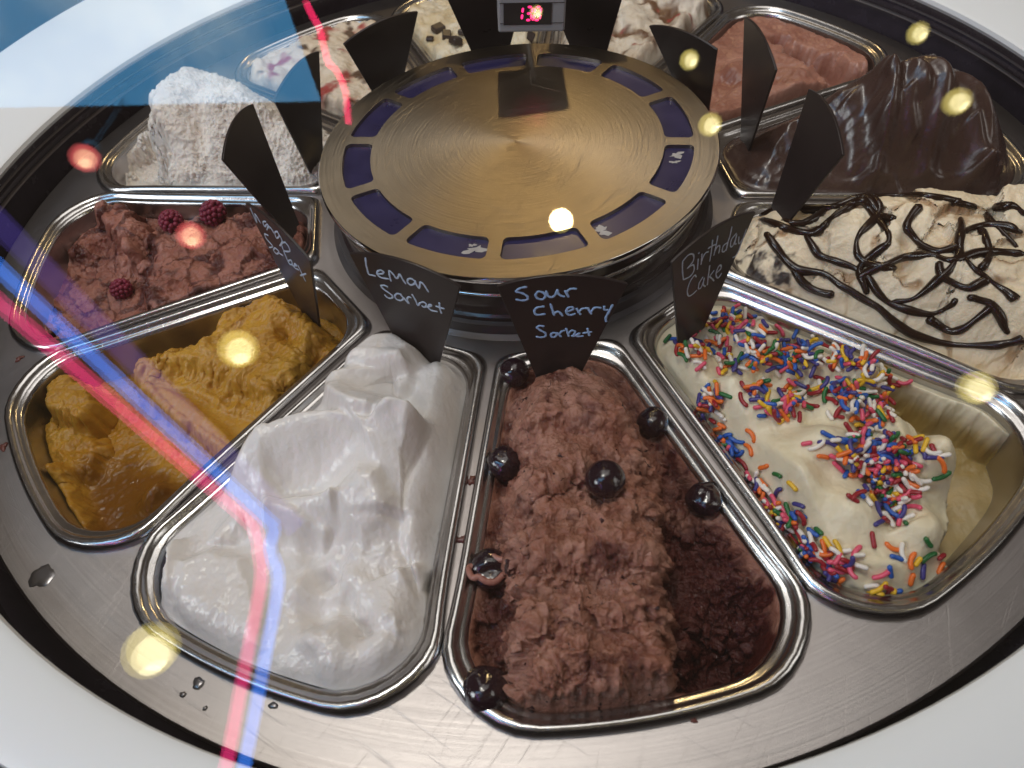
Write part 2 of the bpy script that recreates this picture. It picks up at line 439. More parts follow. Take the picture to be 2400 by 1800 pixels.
V, Fc = cdt_fill([((RH-0.006)*math.cos(2*math.pi*j/160), (RH-0.006)*math.sin(2*math.pi*j/160)) for j in range(160)], wl, 0.0)
lid = obj('lid', V, Fc, M['hub'], hub, smooth=False)
obj('lid_edge', *lathe([(RH-0.006, -0.0005), (RH, -0.006), (RH, -0.035), (RH-0.01, -0.042), (RH-0.06, -0.045)], 160), M['chrome'], lid)
for i in range(12):
    lo = wl[i]
    V, Fc = loft([[(p[0], p[1], -0.001) for p in lo], [(p[0], p[1], -0.03) for p in lo]])
    wr = obj('window_reveal', V, Fc, M['hub'], lid)
    V, Fc = cdt_fill(lo, [], -0.022)
    w = obj('window', V, Fc, M['blue'], hub, smooth=False)
auto_smooth(obj('drum', *lathe([(1.08, -0.045), (1.08, -0.15), (1.085, -0.16), (1.085, -0.30), (1.10, -0.31), (1.10, -0.36)], 160), M['drum'], hub))
obj('drum_line', *lathe([(1.083, -0.148), (1.10, -0.150), (1.10, -0.157), (1.085, -0.16)], 160), M['chrome'], hub)
auto_smooth(obj('base_band', *lathe([(1.10, -0.335), (1.125, -0.34), (1.13, -0.40), (1.16, ZP+0.002)], 160), M['band'], hub))
def blob2d(cx, cy, r, z, seed, k=0.35, n=22):
    rg = random.Random(seed); ph = [rg.uniform(0, 6.28) for _ in range(4)]
    pts = []
    for j in range(n):
        t = 2*math.pi*j/n
        rr = r*(1+k*(0.5*math.sin(2*t+ph[0])+0.35*math.sin(3*t+ph[1])+0.3*math.sin(5*t+ph[2])+0.25*math.sin(9*t+ph[3])))
        pts.append((cx+rr*math.cos(t), cy+rr*math.sin(t)))
    return pts
for (x, y, r, s, st) in ((1028, 540, 0.028, 3, 1.6), (1020, 530, 0.012, 4, 1.2), (1300, 498, 0.03, 5, 1.3), (1463, 335, 0.020, 6, 2.0), (1458, 350, 0.014, 8, 1.5)):
    p = bpd(x, y, -0.02); lo = [(p[0]+(q[0])*st, p[1]+q[1]) for q in blob2d(0, 0, r, 0, s, 0.8)]
    obj('peeled_patch', *cdt_fill(lo, [], -0.0195), M['peel'], hub, smooth=False)

# ------------------------------------------------------------------ glass guard + display
guard = empty('glass_guard', (0, -3.5, -0.085))
guard.location = (0, 0, 0)
tag(guard, 'large slanted clear glass guard leaning over the round counter', 'glass')
gn = np.array([0, -0.688, 0.7257]); gp = np.array([0, -3.50, -0.082]); gup = np.array([0, 0.7257, 0.688])
def pane_pt(x, s, t): return gp+np.array([x, 0, 0])+gup*s-gn*t
V = []; 
for t in (0, 0.055):
    for (x, s) in ((-3.55, 0), (3.55, 0), (3.55, 3.15), (-3.55, 3.15)): V.append(pane_pt(x, s, t))
obj('pane', V, [(0, 1, 2, 3), (7, 6, 5, 4), (0, 4, 5, 1), (1, 5, 6, 2), (2, 6, 7, 3), (3, 7, 4, 0)], M['glass'], guard, smooth=False)
rp = pane_pt(0, 3.17, 0.0)
obj('rail', *tube([(-3.6, rp[1], rp[2]), (3.6, rp[1], rp[2])], 0.07, 16), M['chrome'], guard)
for sx in (-1, 1):
    obj('post', *tube([(sx*3.6, rp[1], rp[2]), (sx*3.6, rp[1], -0.085)], 0.06, 16), M['chrome'], guard)

YD = 0.77
def onY(px, py, Y=YD):
    d = ray(px, py); t = (Y-CAM[1])/d[1]; return CAM+t*d
def z6(x, y): return (1080+x/5.53, y/5.53)
disp = empty('temperature_display', (0.1, YD, 0.3))
disp.location = (0, 0, 0)
tag(disp, 'grey box with red digital temperature readout hanging behind the hub', 'thermometer')
bl = onY(*z6(488, 428)); br_ = onY(*z6(1345, 412)); tl = onY(*z6(462, -60))
ex = br_-bl; wd = np.linalg.norm(ex); ex /= wd; ey = np.array([0, 1, 0.0]); ez = np.cross(ex, ey)
hd = abs((tl-bl)@ez)
def DL(a, b, c): return bl+ex*a+ez*b+ey*c
V, Fc = box(0, wd, 0, 0.30, 0, hd)
o = obj('housing', [DL(v[0], v[2], v[1]) for v in V], Fc, M['housing'], disp, smooth=False); bevel(o, 0.012)
def dl2(p): q = onY(*z6(*p))-bl; return q@ex, q@ez
x0, y1 = dl2((552, 38)); x1, y0 = dl2((1170, 312))
V, Fc = box(x0, x1, -0.004, 0.02, y0, y1)
scr_o = obj('screen', [DL(v[0], v[2], v[1]) for v in V], Fc, M['screen'], disp, smooth=False)
for (yy) in (y0+0.008, y1-0.002):
    V, Fc = box(0.01, wd-0.01, -0.0025, 0.01, yy-0.0015, yy+0.0015); obj('seam', [DL(v[0], v[2], v[1]) for v in V], Fc, M['screen'], disp, smooth=False)
SEG = {'a': ((.1, 1), (.9, 1)), 'b': ((1, .95), (1, .55)), 'c': ((1, .45), (1, .05)), 'd': ((.1, 0), (.9, 0)), 'e': ((0, .05), (0, .45)), 'f': ((0, .55), (0, .95)), 'g': ((.1, .5), (.9, .5))}
def digit(chs, px0, px1):
    a0, bt = dl2((px0, 255)); a1, tp = dl2((px1, 85)); w = a1-a0; h = tp-bt
    vs, fs = [], []
    for c in chs:
        (xa, ya), (xb, yb) = SEG[c]
        sk = 0.18
        pa = np.array([a0+w*xa+sk*h*(ya-0.0)*0.6, bt+h*ya]); pb = np.array([a0+w*xb+sk*h*(yb)*0.6, bt+h*yb])
        d = (pb-pa)/np.linalg.norm(pb-pa); nn = np.array([-d[1], d[0]])*0.0065
        pa2, pb2 = pa+d*0.006, pb-d*0.006
        b = len(vs)
        for q in (pa, pa2+nn, pb2+nn, pb, pb2-nn, pa2-nn): vs.append(DL(q[0], q[1], -0.0055))
        fs.append((b, b+5, b+4, b+3, b+2, b+1))
    obj('digit', vs, fs, M['digit'], scr_o, smooth=False)
digit('bc', 730, 790); digit('abgcd', 838, 912); digit('abcdef', 945, 1025)
a0, bt = dl2((932, 250)); obj('decimal_point', [DL(a0+0.006*math.cos(t*math.pi/4), bt+0.006*math.sin(t*math.pi/4), -0.0055) for t in range(8)], [tuple(range(7, -1, -1))], M['digit'], scr_o, smooth=False)
top = DL(wd/2, hd*0.8, 0.28)
obj('arm', *tube(catmull([top, top+np.array([0, .5, .02]), (top[0], 3.6, 0.62), (top[0], 4.0, 0.56), (top[0], 4.15, 0.3), (top[0], 4.15, -0.085)], 6), 0.035, 10), M['chrome'], disp)

# ------------------------------------------------------------------ gelato fields
class Field:
    def __init__(s, deg, nu=150, nv=120, d=0.077):
        s.deg = deg; s.d = d
        ol = outline(d, 16, 12); s.poly = ol
        # straight (unwarped) outline for the width function
        sl = (B1-A1)/(B0-A0); nrm = math.hypot(1, sl)
        raw = []
        u0, u1 = A0+d, B0-d
        ri, ro = 0.10+1.5*d, max(0.30-0.3*d, 0.1)
        uu = (1-np.cos(np.linspace(0, 1, nu)*np.pi))/2*0.35+np.linspace(0, 1, nu)*0.65
        u = u0+(u1-u0)*uu
        # width of rounded trapezoid: numerically from polygon before warp
        up = s._raw(d); v = np.interp(u, up[:, 0], up[:, 1])
        t = np.linspace(-1, 1, nv); t = 0.72*t+0.28*np.sin(t*np.pi/2)
        U = np.repeat(u[:, None], nv, 1); Vv = v[:, None]*t[None, :]
        W = warp(U, Vv); s.u, s.v = W[..., 0], W[..., 1]
        s.x, s.y = tow(s.u, s.v, deg)
        s.e = np.maximum(sdpoly(s.u, s.v, ol), 0)
        s.h = np.full(s.u.shape, -0.4); s.m1 = np.zeros_like(s.h); s.m2 = np.zeros_like(s.h)
        s.dx = np.zeros_like(s.h); s.dy = np.zeros_like(s.h); s.nd = np.zeros_like(s.h)
    def _raw(s, d):
        global warp
        w = warp
        try:
            warp = lambda u, v: np.stack([u, v], -1)
            p = outline(d, 24, 10)
        finally: warp = w
        p = p[p[:, 1] >= 0]; return p[np.argsort(p[:, 0])]
    def P(s, pts, z=-0.3): return [bpd(x, y, z)[:2] for x, y in pts]
    def mask(s, pts, soft, z=-0.3, wob=0.0, seed=0, wf=6):
        d = sdpoly(s.x, s.y, s.P(pts, z))
        if wob: d = d+wob*fbm(s.x, s.y, wf, 4, seed)
        return smooth(-soft/2, soft/2, d)
    def add(s, pts, amp, soft, z=-0.3, **k): s.h += amp*s.mask(pts, soft, z, **k); return s
    def level(s, pts, lev, soft, z=-0.3, **k):
        m = s.mask(pts, soft, z, **k); s.h = s.h*(1-m)+lev*m; return m
    def ridge(s, pts, amp, wl, wr=None, z=-0.3, lean=0.0, closed=False, taper=0.15):
        """crest along a pixel polyline; wl/wr widths on its left/right"""
        wr = wr or wl; p = catmull(s.P(pts, z), 4); best = np.full(s.h.shape, 9.0); sd = np.zeros_like(best); tt = np.zeros_like(best)
        nx = np.zeros_like(best); ny = np.zeros_like(best); m = len(p)-1
        for i in range(m):
            a, b = p[i], p[i+1]; e = b-a; L = e@e+1e-12
            t = np.clip(((s.x-a[0])*e[0]+(s.y-a[1])*e[1])/L, 0, 1)
            qx, qy = s.x-a[0]-t*e[0], s.y-a[1]-t*e[1]; d = np.hypot(qx, qy)
            k = d < best; best = np.where(k, d, best); cr = e[0]*qy-e[1]*qx; sd = np.where(k, np.sign(cr), sd); tt = np.where(k, (i+t)/m, tt)
            l = math.sqrt(L); nx = np.where(k, -e[1]/l, nx); ny = np.where(k, e[0]/l, ny)
        w = np.where(sd > 0, wl, wr); g = np.exp(-(best/w)**2)
        tp = 1 if closed else smooth(0, taper, tt)*smooth(0, taper, 1-tt)
        s.h += amp*g*tp
        if lean: s.dx += lean*nx*g*tp; s.dy += lean*ny*g*tp
        return s
    def bump(s, x, y, r, amp, z=-0.3, p=2, ry=None, rot=0.0):
        c = bpd(x, y, z); dx, dy = s.x-c[0], s.y-c[1]; ry = ry or r
        a, b = dx*math.cos(rot)+dy*math.sin(rot), -dx*math.sin(rot)+dy*math.cos(rot)
        s.h += amp*np.exp(-((a/r)**2+(b/ry)**2)**(p/2)); return s
    def edge(s, lev, w, p=1.0):
        m = smooth(0, w, s.e)**p; s.h = lev+(s.h-lev)*m; return s
    def build(s, name, mat, label, cat='gelato', normal_noise=None, group='gelato flavours in the pans'):
        X = s.x+s.dx; Y = s.y+s.dy; Z = s.h.copy()
        Pn = np.stack([X, Y, Z], -1)
        gu = np.gradient(Pn, axis=0); gv = np.gradient(Pn, axis=1)
        N = np.cross(gu, gv); N /= np.linalg.norm(N, axis=-1, keepdims=True)+1e-12
        if N[..., 2].mean() < 0: N = -N
        em = smooth(0, 0.06, s.e)
        if normal_noise is not None: Pn = Pn+N*(normal_noise*em)[..., None]
        s.Pn = Pn; s.N = N
        nu, nv = s.h.shape
        # skirt
        c = tow(2.2, 0, s.deg)
        base = np.array([c[0], c[1], 0])
        Vt = Pn.reshape(-1, 3)
        idx = np.arange(nu*nv).reshape(nu, nv)
        q = np.stack([idx[:-1, :-1], idx[1:, :-1], idx[1:, 1:], idx[:-1, 1:]], -1).reshape(-1, 4)
        bnd = np.concatenate([idx[0, :], idx[1:, -1], idx[-1, -2::-1], idx[-2:0:-1, 0]])
        sk = Vt[bnd].copy(); sk[:, 2] -= 0.25
        b0 = len(Vt); Vt = np.vstack([Vt, sk]); nb = len(bnd)
        q2 = np.stack([bnd, np.roll(bnd, -1), b0+np.roll(np.arange(nb), -1), b0+np.arange(nb)], -1)
        q = np.vstack([q, q2])
        me = bpy.data.meshes.new(name)
        me.vertices.add(len(Vt)); me.vertices.foreach_set('co', ((Vt-base)*S).astype(np.float32).ravel())
        me.loops.add(len(q)*4); me.loops.foreach_set('vertex_index', q.astype(np.int32).ravel())
        me.polygons.add(len(q)); me.polygons.foreach_set('loop_start', np.arange(0, len(q)*4, 4, dtype=np.int32)); me.polygons.foreach_set('loop_total', np.full(len(q), 4, np.int32))
        me.polygons.foreach_set('use_smooth', np.ones(len(q), bool))
        for nm, arr in (('m1', s.m1), ('m2', s.m2)):
            at = me.attributes.new(nm, 'FLOAT', 'POINT'); full = np.concatenate([arr.ravel(), arr.ravel()[bnd]]); at.data.foreach_set('value', np.clip(full, 0, 1).astype(np.float32))
        me.update(calc_edges=True); me.validate(); me.materials.append(mat)
        # make sure faces look up
        if me.polygons[0].normal.z < 0 and np.mean([me.polygons[i].normal.z for i in range(0, min(len(q)-nb, 4000), 7)]) < 0: me.flip_normals()
        o = bpy.data.objects.new(name, me); col.objects.link(o); o.location = base*S
        tag(o, label, cat, group); s.o = o; s.base = base
        return o
    def hit(s, px, py, z0=0.45, z1=-0.9, n=260):
        """where the photo ray through a pixel meets this gelato: point, normal"""
        d = ray(px*D2, py*D2); f = s.Pn.reshape(-1, 3)
        ts = np.linspace((z0-CAM[2])/d[2], (z1-CAM[2])/d[2], n)
        # perpendicular distance of vertices to the ray, take the first along the ray among the nearest
        w = f-CAM; t = w@d; pd = np.linalg.norm(w-t[:, None]*d, axis=1)
        m = pd.min(); k = np.where(pd < max(m*1.2, 0.012))[0]; i = k[np.argmin(t[k])]
        return f[i], s.N.reshape(-1, 3)[i]
    def hit_index(s, px, py):
        d = ray(px*D2, py*D2); f = s.Pn.reshape(-1, 3); w = f-CAM; t = w@d; pd = np.linalg.norm(w-t[:, None]*d, axis=1)
        m = pd.min()
        if m > 0.02: return -1
        k = np.where(pd < max(m*1.2, 0.012))[0]; return k[np.argmin(t[k])]
    def at(s, x, y):
        f = s.Pn[..., :2].reshape(-1, 2); i = np.argmin((f[:, 0]-x)**2+(f[:, 1]-y)**2)
        return s.Pn.reshape(-1, 3)[i], s.N.reshape(-1, 3)[i]

GEL = {}
# --- lemon sorbet: glossy folded white
F = Field(255, 330, 270); GEL['lemon'] = F
LZ = lambda *p: zc((260, 780), 1.803, p)
F.h[:] = -0.385+0.02*fbm(F.x, F.y, 1.6, 3, 2)
F.add(LZ((900, 230), (980, 110), (1100, 40), (1250, 40), (1350, 110), (1500, 140), (1520, 330), (1480, 480), (1300, 480), (1050, 420), (920, 340)), 0.13, 0.20)
F.add(LZ((560, 480), (620, 370), (900, 330), (1300, 420), (1450, 480), (1400, 760), (1250, 960), (1000, 800), (600, 760), (480, 620)), 0.11, 0.22)
F.add(LZ((985, 180), (1010, 100), (1110, 45), (1230, 45), (1320, 120), (1260, 190)), 0.11, 0.09)
F.ridge(LZ((980, 185), (1100, 200), (1230, 195), (1255, 235), (1200, 255)), 0.0675, 0.04, 0.07)
F.ridge(LZ((945, 210), (960, 310), (1060, 400), (1190, 420), (1285, 390)), 0.1148, 0.15, 0.05)
F.ridge(LZ((1250, 190), (1270, 300), (1300, 450)), -0.0473, 0.05, 0.10)
F.ridge(LZ((1390, 110), (1440, 150), (1490, 180)), 0.0405, 0.03, 0.05)
F.ridge(LZ((775, 375), (700, 345), (620, 378), (578, 440), (605, 500), (690, 510), (800, 480), (950, 458), (1080, 500), (1160, 492), (1250, 455), (1350, 480)), 0.1755, 0.055, 0.20, taper=0.06, lean=0.02)
F.ridge(LZ((680, 440), (740, 410), (800, 395)), -0.1485, 0.045, 0.06)
F.ridge(LZ((800, 400), (930, 370), (1060, 430), (1150, 450)), 0.0405, 0.06, 0.05)
F.ridge(LZ((660, 690), (850, 650), (1000, 575), (1110, 515)), -0.0743, 0.12, 0.09)
F.add(LZ((960, 720), (1070, 645), (1150, 650), (1197, 730), (1185, 820), (1060, 875), (980, 830)), 0.075, 0.10)
F.ridge(LZ((640, 745), (800, 742), (990, 735)), 0.0810, 0.035, 0.09)
F.ridge(LZ((660, 760), (790, 800), (920, 855)), 0.0607, 0.03, 0.06)
F.ridge(LZ((1205, 760), (1205, 880), (1240, 980)), -0.0675, 0.05, 0.11)
F.ridge(LZ((1260, 990), (1350, 950), (1390, 820)), 0.0540, 0.04, 0.06)
F.add(LZ((275, 950), (400, 890), (540, 930), (600, 1050), (600, 1300), (460, 1360), (330, 1290), (245, 1120)), 0.055, 0.07)
F.ridge(LZ((230, 830), (215, 930), (190, 1050), (110, 1100)), 0.1080, 0.05, 0.06)
F.ridge(LZ((430, 860), (460, 800), (540, 760)), 0.0405, 0.04, 0.06)
F.add(LZ((1000, 900), (1180, 860), (1250, 1000), (1300, 1150), (1200, 1250), (1030, 1180), (960, 1040)), 0.06, 0.08, wob=.05, seed=4)
for (x, y, r, a) in ((830, 870, .06, -.05), (700, 850, .05, -.03), (850, 1160, .07, -.05), (980, 1120, .05, -.05), (1040, 1210, .06, -.07), (930, 1250, .08, .05), (830, 1280, .06, .04), (1150, 1330, .12, .05), (900, 1400, .07, .04), (700, 1430, .07, .03), (1000, 1480, .1, .03), (760, 1050, .06, .03), (880, 1000, .05, -.04), (1290, 1270, .06, .03)):
    q = LZ((x, y))[0]; F.bump(q[0], q[1], r, a*1.4)
F.edge(-0.415, 0.13, 0.6)
F.level(LZ((60, 1090), (100, 950), (190, 860), (215, 930), (190, 1010), (130, 1080)), -0.70, 0.05, wob=0.03)
F.level(LZ((1330, 1200), (1340, 1020), (1400, 800), (1430, 800), (1380, 1200)), -0.55, 0.07, wob=0.05, seed=3)
lump = smooth(2.0, 2.5, F.u)
nn = 0.007*fbm(F.x, F.y, 5, 3, 5)+lump*0.008*fbm(F.x+0.1*fbm(F.x, F.y, 3, 2, 9), F.y, 7, 4, 8, ridged=True)+0.0025*fbm(F.x, F.y, 30, 3, 6)
F.build('gelato', gelato_mat('lemon_sorbet', (0.70, 0.655, 0.625), (0.76, 0.725, 0.70), rough=0.22, sss=0.12, bump=0.004, bscale=16, spec=0.5, micro=0.002), 'glossy white lemon sorbet piled in soft folds', normal_noise=nn)

# --- sour cherry sorbet
F = Field(285, 380, 310); GEL['cherry'] = F
F.h[:] = -0.50
F.add([(1125, 840), (1160, 800), (1290, 795), (1345, 860), (1395, 980), (1430, 1090), (1440, 1200), (1455, 1350), (1490, 1420), (1450, 1590), (1115, 1590), (1110, 1400), (1130, 1250), (1135, 1100), (1130, 980)], 0.24, 0.17, wob=0.06, seed=2)
F.h += 0.05*fbm(F.x, F.y, 2.3, 3, 17)+0.03*fbm(F.x, F.y, 4.5, 2, 18, ridged=True)
dk = F.level([(1435, 1100), (1520, 1110), (1690, 1310), (1745, 1390), (1700, 1480), (1500, 1540), (1495, 1410), (1460, 1290)], -0.56, 0.14, wob=0.10, seed=4)
F.level([(1490, 1420), (1560, 1330), (1640, 1290), (1735, 1390), (1690, 1470), (1520, 1530)], -0.76, 0.25, wob=0.12, seed=6)
F.ridge([(1100, 960), (1180, 930), (1270, 930), (1340, 960)], 0.09, 0.20, 0.045)
F.ridge([(1120, 1110), (1200, 1060), (1280, 1020), (1340, 980)], 0.07, 0.14, 0.04)
F.ridge([(1090, 1260), (1180, 1230), (1300, 1240), (1420, 1200)], 0.085, 0.18, 0.04)
F.ridge([(1110, 1400), (1200, 1330), (1320, 1340), (1440, 1300)], 0.06, 0.10, 0.035)
F.ridge([(1120, 1500), (1230, 1440), (1350, 1460), (1450, 1420)], 0.06, 0.12, 0.035)
F.ridge([(1150, 1000), (1120, 1120), (1130, 1230)], 0.05, 0.04, 0.10)
F.bump(1295, 1010, .07, -.06); F.bump(1190, 1190, .12, .04); F.bump(1330, 1460, .12, .03)
rough_a = smooth(1.5, 2.5, F.u)
f1, f2, fac = cells(F.x+0.04*fbm(F.x, F.y, 9, 2, 3), F.y, 7, 5)
nn = 0.022*fbm(F.x, F.y, 5, 4, 11)+(0.009+0.024*rough_a)*fbm(F.x+0.05*fbm(F.x, F.y, 6, 2, 3), F.y, 12, 5, 13, gain=.6, ridged=True)+(.007+0.020*rough_a)*fbm(F.x, F.y, 34, 3, 15)+0.040*rough_a*fac
f1, f2, fac = cells(F.x, F.y, 16, 5)
pit = smooth(.22, .5, perlin(F.x*5, F.y*5, 31))
nn = nn-0.020*np.exp(-(f1/0.20)**2)*pit
F.h += -0.07*smooth(2.70, 3.0, F.u)
F.edge(-0.425, 0.05)
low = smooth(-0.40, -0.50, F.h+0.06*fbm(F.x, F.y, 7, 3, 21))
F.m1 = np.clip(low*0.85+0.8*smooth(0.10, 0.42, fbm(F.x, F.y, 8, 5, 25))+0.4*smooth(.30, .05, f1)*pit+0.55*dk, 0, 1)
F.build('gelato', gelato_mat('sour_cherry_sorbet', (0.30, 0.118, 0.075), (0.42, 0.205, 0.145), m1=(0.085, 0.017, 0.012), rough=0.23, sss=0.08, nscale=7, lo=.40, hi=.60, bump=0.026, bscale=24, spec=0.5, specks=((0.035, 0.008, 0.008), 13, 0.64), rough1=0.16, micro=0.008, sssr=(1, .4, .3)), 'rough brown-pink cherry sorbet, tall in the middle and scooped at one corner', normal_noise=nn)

# --- birthday cake
F = Field(315, 320, 260); GEL['bday'] = F
F.h[:] = -0.40+0.03*fbm(F.x, F.y, 2.2, 3, 41)
for (x, y, r, a) in ((1490, 770, .13, .10), (1640, 720, .12, .10), (1760, 770, .10, .08), (1610, 870, .16, .13), (1560, 830, .08, .05), (1860, 790, .12, .12), (1700, 880, .12, .06), (1820, 860, .12, .10), (1690, 1000, .17, .12), (1800, 960, .16, .15), (1930, 900, .09, .06), (1960, 1000, .15, .16), (1760, 1120, .16, .06), (1850, 1090, .14, .10), (2030, 1010, .10, .10), (1990, 1130, .11, .10), (1900, 1230, .18, .05), (1720, 1060, .1, .05)): F.bump(x, y, r*.95, a*1.35, p=2.8)
F.ridge([(1590, 800), (1700, 790), (1800, 800), (1900, 870)], -0.06, .05, .07)
F.ridge([(1530, 870), (1600, 960), (1680, 1090), (1800, 1220)], -0.05, .07)
F.ridge([(1720, 900), (1850, 940), (1960, 940)], -0.06, .06)
F.ridge([(1890, 1000), (1920, 1080), (1960, 1140)], -0.06, .07)
F.edge(-0.45, 0.10, 0.8)
hole = F.level([(1935, 790), (2080, 835), (2300, 960), (2320, 1100), (2130, 1190), (2050, 1160), (2095, 1110), (2085, 1060), (2040, 1010), (2040, 960), (1985, 890), (1945, 850)], -0.66, 0.06, wob=0.07, seed=8)
wallgap = F.level([(1580, 640), (1700, 678), (1990, 800), (1960, 825), (1870, 790), (1760, 735), (1690, 720)], -0.64, 0.05, wob=0.05, seed=9)
F.h += hole*0.05*fbm(F.x, F.y, 3, 3, 45)
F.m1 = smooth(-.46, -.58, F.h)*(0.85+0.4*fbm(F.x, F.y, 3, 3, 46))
nn = 0.006*fbm(F.x, F.y, 7, 3, 47)+0.003*fbm(F.x, F.y, 30, 3, 48)+(smooth(0.02, 0.5, hole)*smooth(1, .5, hole))*0.03*fbm(F.x, F.y, 18, 3, 49)
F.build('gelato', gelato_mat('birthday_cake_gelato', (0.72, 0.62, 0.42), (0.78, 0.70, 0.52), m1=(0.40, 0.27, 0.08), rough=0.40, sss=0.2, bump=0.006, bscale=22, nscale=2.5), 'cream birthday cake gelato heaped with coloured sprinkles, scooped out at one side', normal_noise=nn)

# --- mango sorbet
F = Field(225, 320, 260); GEL['mango'] = F
F.h[:] = -0.64
F.level([(240, 745), (420, 690), (470, 640), (560, 615), (660, 640), (715, 690), (740, 720), (650, 820), (575, 880), (480, 960), (250, 780)], -0.52, 0.08, wob=0.05, seed=51)
F.level([(265, 740), (420, 700), (470, 650), (560, 620), (640, 640), (680, 680), (660, 720), (620, 770), (560, 830), (510, 800), (430, 770), (360, 745), (300, 760)], -0.41, 0.12, wob=0.07, seed=52)
F.level([(280, 775), (370, 785), (440, 825), (520, 850), (560, 880), (500, 950), (420, 890), (330, 830)], -0.545, 0.03)
F.ridge([(265, 770), (330, 800), (400, 850), (455, 900), (480, 960)], 0.045, 0.03, 0.05)
F.level([(50, 790), (90, 765), (160, 790), (165, 830), (120, 870), (60, 850)], -0.44, 0.06, wob=0.06, seed=53)
F.level([(10, 850), (60, 850), (120, 870), (170, 920), (110, 960), (60, 1000), (90, 1080), (160, 1150), (180, 1220), (60, 1150), (0, 950)], -0.55, 0.08, wob=0.1, seed=54)
F.ridge([(55, 950), (75, 1020), (105, 1090), (165, 1170)], 0.12, 0.05, 0.07)
F.bump(265, 1010, .08, .09); F.bump(290, 990, .05, .05); F.bump(470, 660, .09, .05); F.bump(590, 660, .12, .06); F.bump(430, 720, .06, .05); F.bump(600, 690, .05, -.08); F.bump(380, 690, .06, -.10)
F.ridge([(520, 640), (600, 640), (680, 700), (690, 740)], 0.05, .05, .07)
pool = F.mask([(110, 960), (200, 900), (330, 960), (420, 1060), (330, 1130), (240, 1180), (160, 1150), (110, 1060)], 0.15, wob=0.1, seed=55)
F.m1 = pool
F.edge(-0.60, 0.03)
flat = F.mask([(280, 775), (370, 785), (440, 825), (520, 850), (560, 880), (500, 950), (420, 890), (330, 830)], 0.06)
k = (1-0.85*flat)*(1-0.8*pool)
nn = k*(0.026*fbm(F.x, F.y, 6, 4, 57)+0.024*fbm(F.x+0.04*fbm(F.x, F.y, 8, 2, 3), F.y, 10, 4, 58, ridged=True))+0.003*fbm(F.x, F.y, 40, 2, 59)
F.build('gelato', gelato_mat('mango_sorbet', (0.40, 0.185, 0.012), (0.50, 0.265, 0.030), m1=(0.20, 0.075, 0.005), rough=0.40, sss=0.2, bump=0.008, bscale=26, rough1=0.12, sssr=(1, .5, .1)), 'half-scooped ochre mango sorbet with a scraped flat face', normal_noise=nn)

# --- vanilla with chocolate drizzle
F = Field(345, 310, 250); GEL['vanilla'] = F
dm = smooth(0, 0.30, F.e)**0.7
F.h[:] = -0.385+(0.19+0.10*smooth(1.5, 2.3, F.u)+0.05*smooth(-.3, .5, F.v))*dm
f1, f2, fac = cells(F.x+0.08*fbm(F.x, F.y, 6, 3, 60), F.y+0.08*fbm(F.x, F.y, 6, 3, 62), 4.0, 9)
F.h += 0.045*fac*dm+0.030*fbm(F.x, F.y, 3.2, 4, 61)*dm
F.bump(1960, 560, .05, -.09, z=-.15); F.bump(1965, 515, .04, -.09, z=-.1); F.bump(1725, 450, .05, -.07, z=-.15); F.bump(1800, 600, .04, -.05, z=-.2)
F.h -= 0.16*smooth(.35, .62, -F.v)*smooth(1.9, 2.3, F.u)
F.edge(-0.41, 0.06, 0.75)
crack = smooth(.16, .03, f2-f1)
F.m1 = np.clip(crack*smooth(-.1, .3, fbm(F.x, F.y, 5, 3, 67))+0.8*smooth(0.25, 0.5, fbm(F.x+0.12*fbm(F.x, F.y, 3, 3, 66), F.y, 6, 5, 69)), 0, 1)*.8
F.m2 = F.mask([(1575, 560), (1600, 525), (1650, 545), (1730, 575), (1720, 635), (1640, 610)], 0.05, wob=0.16, seed=68, wf=9)*smooth(-.25, .05, fbm(F.x, F.y, 14, 3, 65))
nn = 0.010*fbm(F.x, F.y, 9, 4, 63)+0.007*fbm(F.x, F.y, 18, 4, 64, ridged=True)-.012*crack
F.build('gelato', gelato_mat('drizzled_vanilla', (0.80, 0.65, 0.44), (0.86, 0.75, 0.57), m1=(0.40, 0.22, 0.09), m2=(0.04, 0.024, 0.018), rough=0.42, sss=0.28, bump=0.008, bscale=24, nscale=3, micro=.003), 'cream gelato heaped high and crossed with dark chocolate drizzle', normal_noise=nn)

# --- dark chocolate
F = Field(15, 310, 250); GEL['choc'] = F
CZ = lambda *p: zc((1640, 100), 2.9105, p)
dm = smooth(0, 0.46, F.e)**0.8
F.h[:] = -0.40+np.interp(F.u, [1.3, 1.6, 1.9, 2.25, 2.6, 2.9], [0.20, 0.28, 0.36, 0.46, 0.46, 0.42])*dm
wx = F.x+0.10*fbm(F.x, F.y, 2.2, 3, 71); wy = F.y+0.10*fbm(F.x, F.y, 2.2, 3, 72)
F.ridge(CZ((910, 290), (1050, 220), (1180, 190), (1300, 200)), .05, .05, .14, z=.05)
F.ridge(CZ((1190, 195), (1270, 300), (1330, 450), (1345, 600)), .05, .035, .07, z=.05)
F.ridge(CZ((1240, 215), (1320, 330), (1370, 470)), .04, .03, .06, z=.05)
F.ridge(CZ((1130, 480), (1240, 545), (1310, 650), (1290, 750), (1210, 810)), .045, .08, .03, z=-.08)
F.ridge(CZ((960, 440), (1080, 520), (1140, 640)), .03, .07, .03, z=-.08)
F.ridge(CZ((1300, 240), (1450, 265), (1590, 340), (1650, 430), (1700, 560), (1850, 620), (1960, 700), (2080, 712)), .06, .05, .05, z=0)
F.bump(*CZ((1500, 290))[0], .20, .12, z=.1, p=3); F.ridge(CZ((1260, 180), (1400, 140), (1520, 180), (1600, 250)), .05, .03, .06, z=.15)
F.ridge(CZ((1400, 330), (1480, 400), (1560, 440)), .03, .03, .04, z=.05)
F.bump(*CZ((1950, 480))[0], .25, .07, z=-.05, p=3)
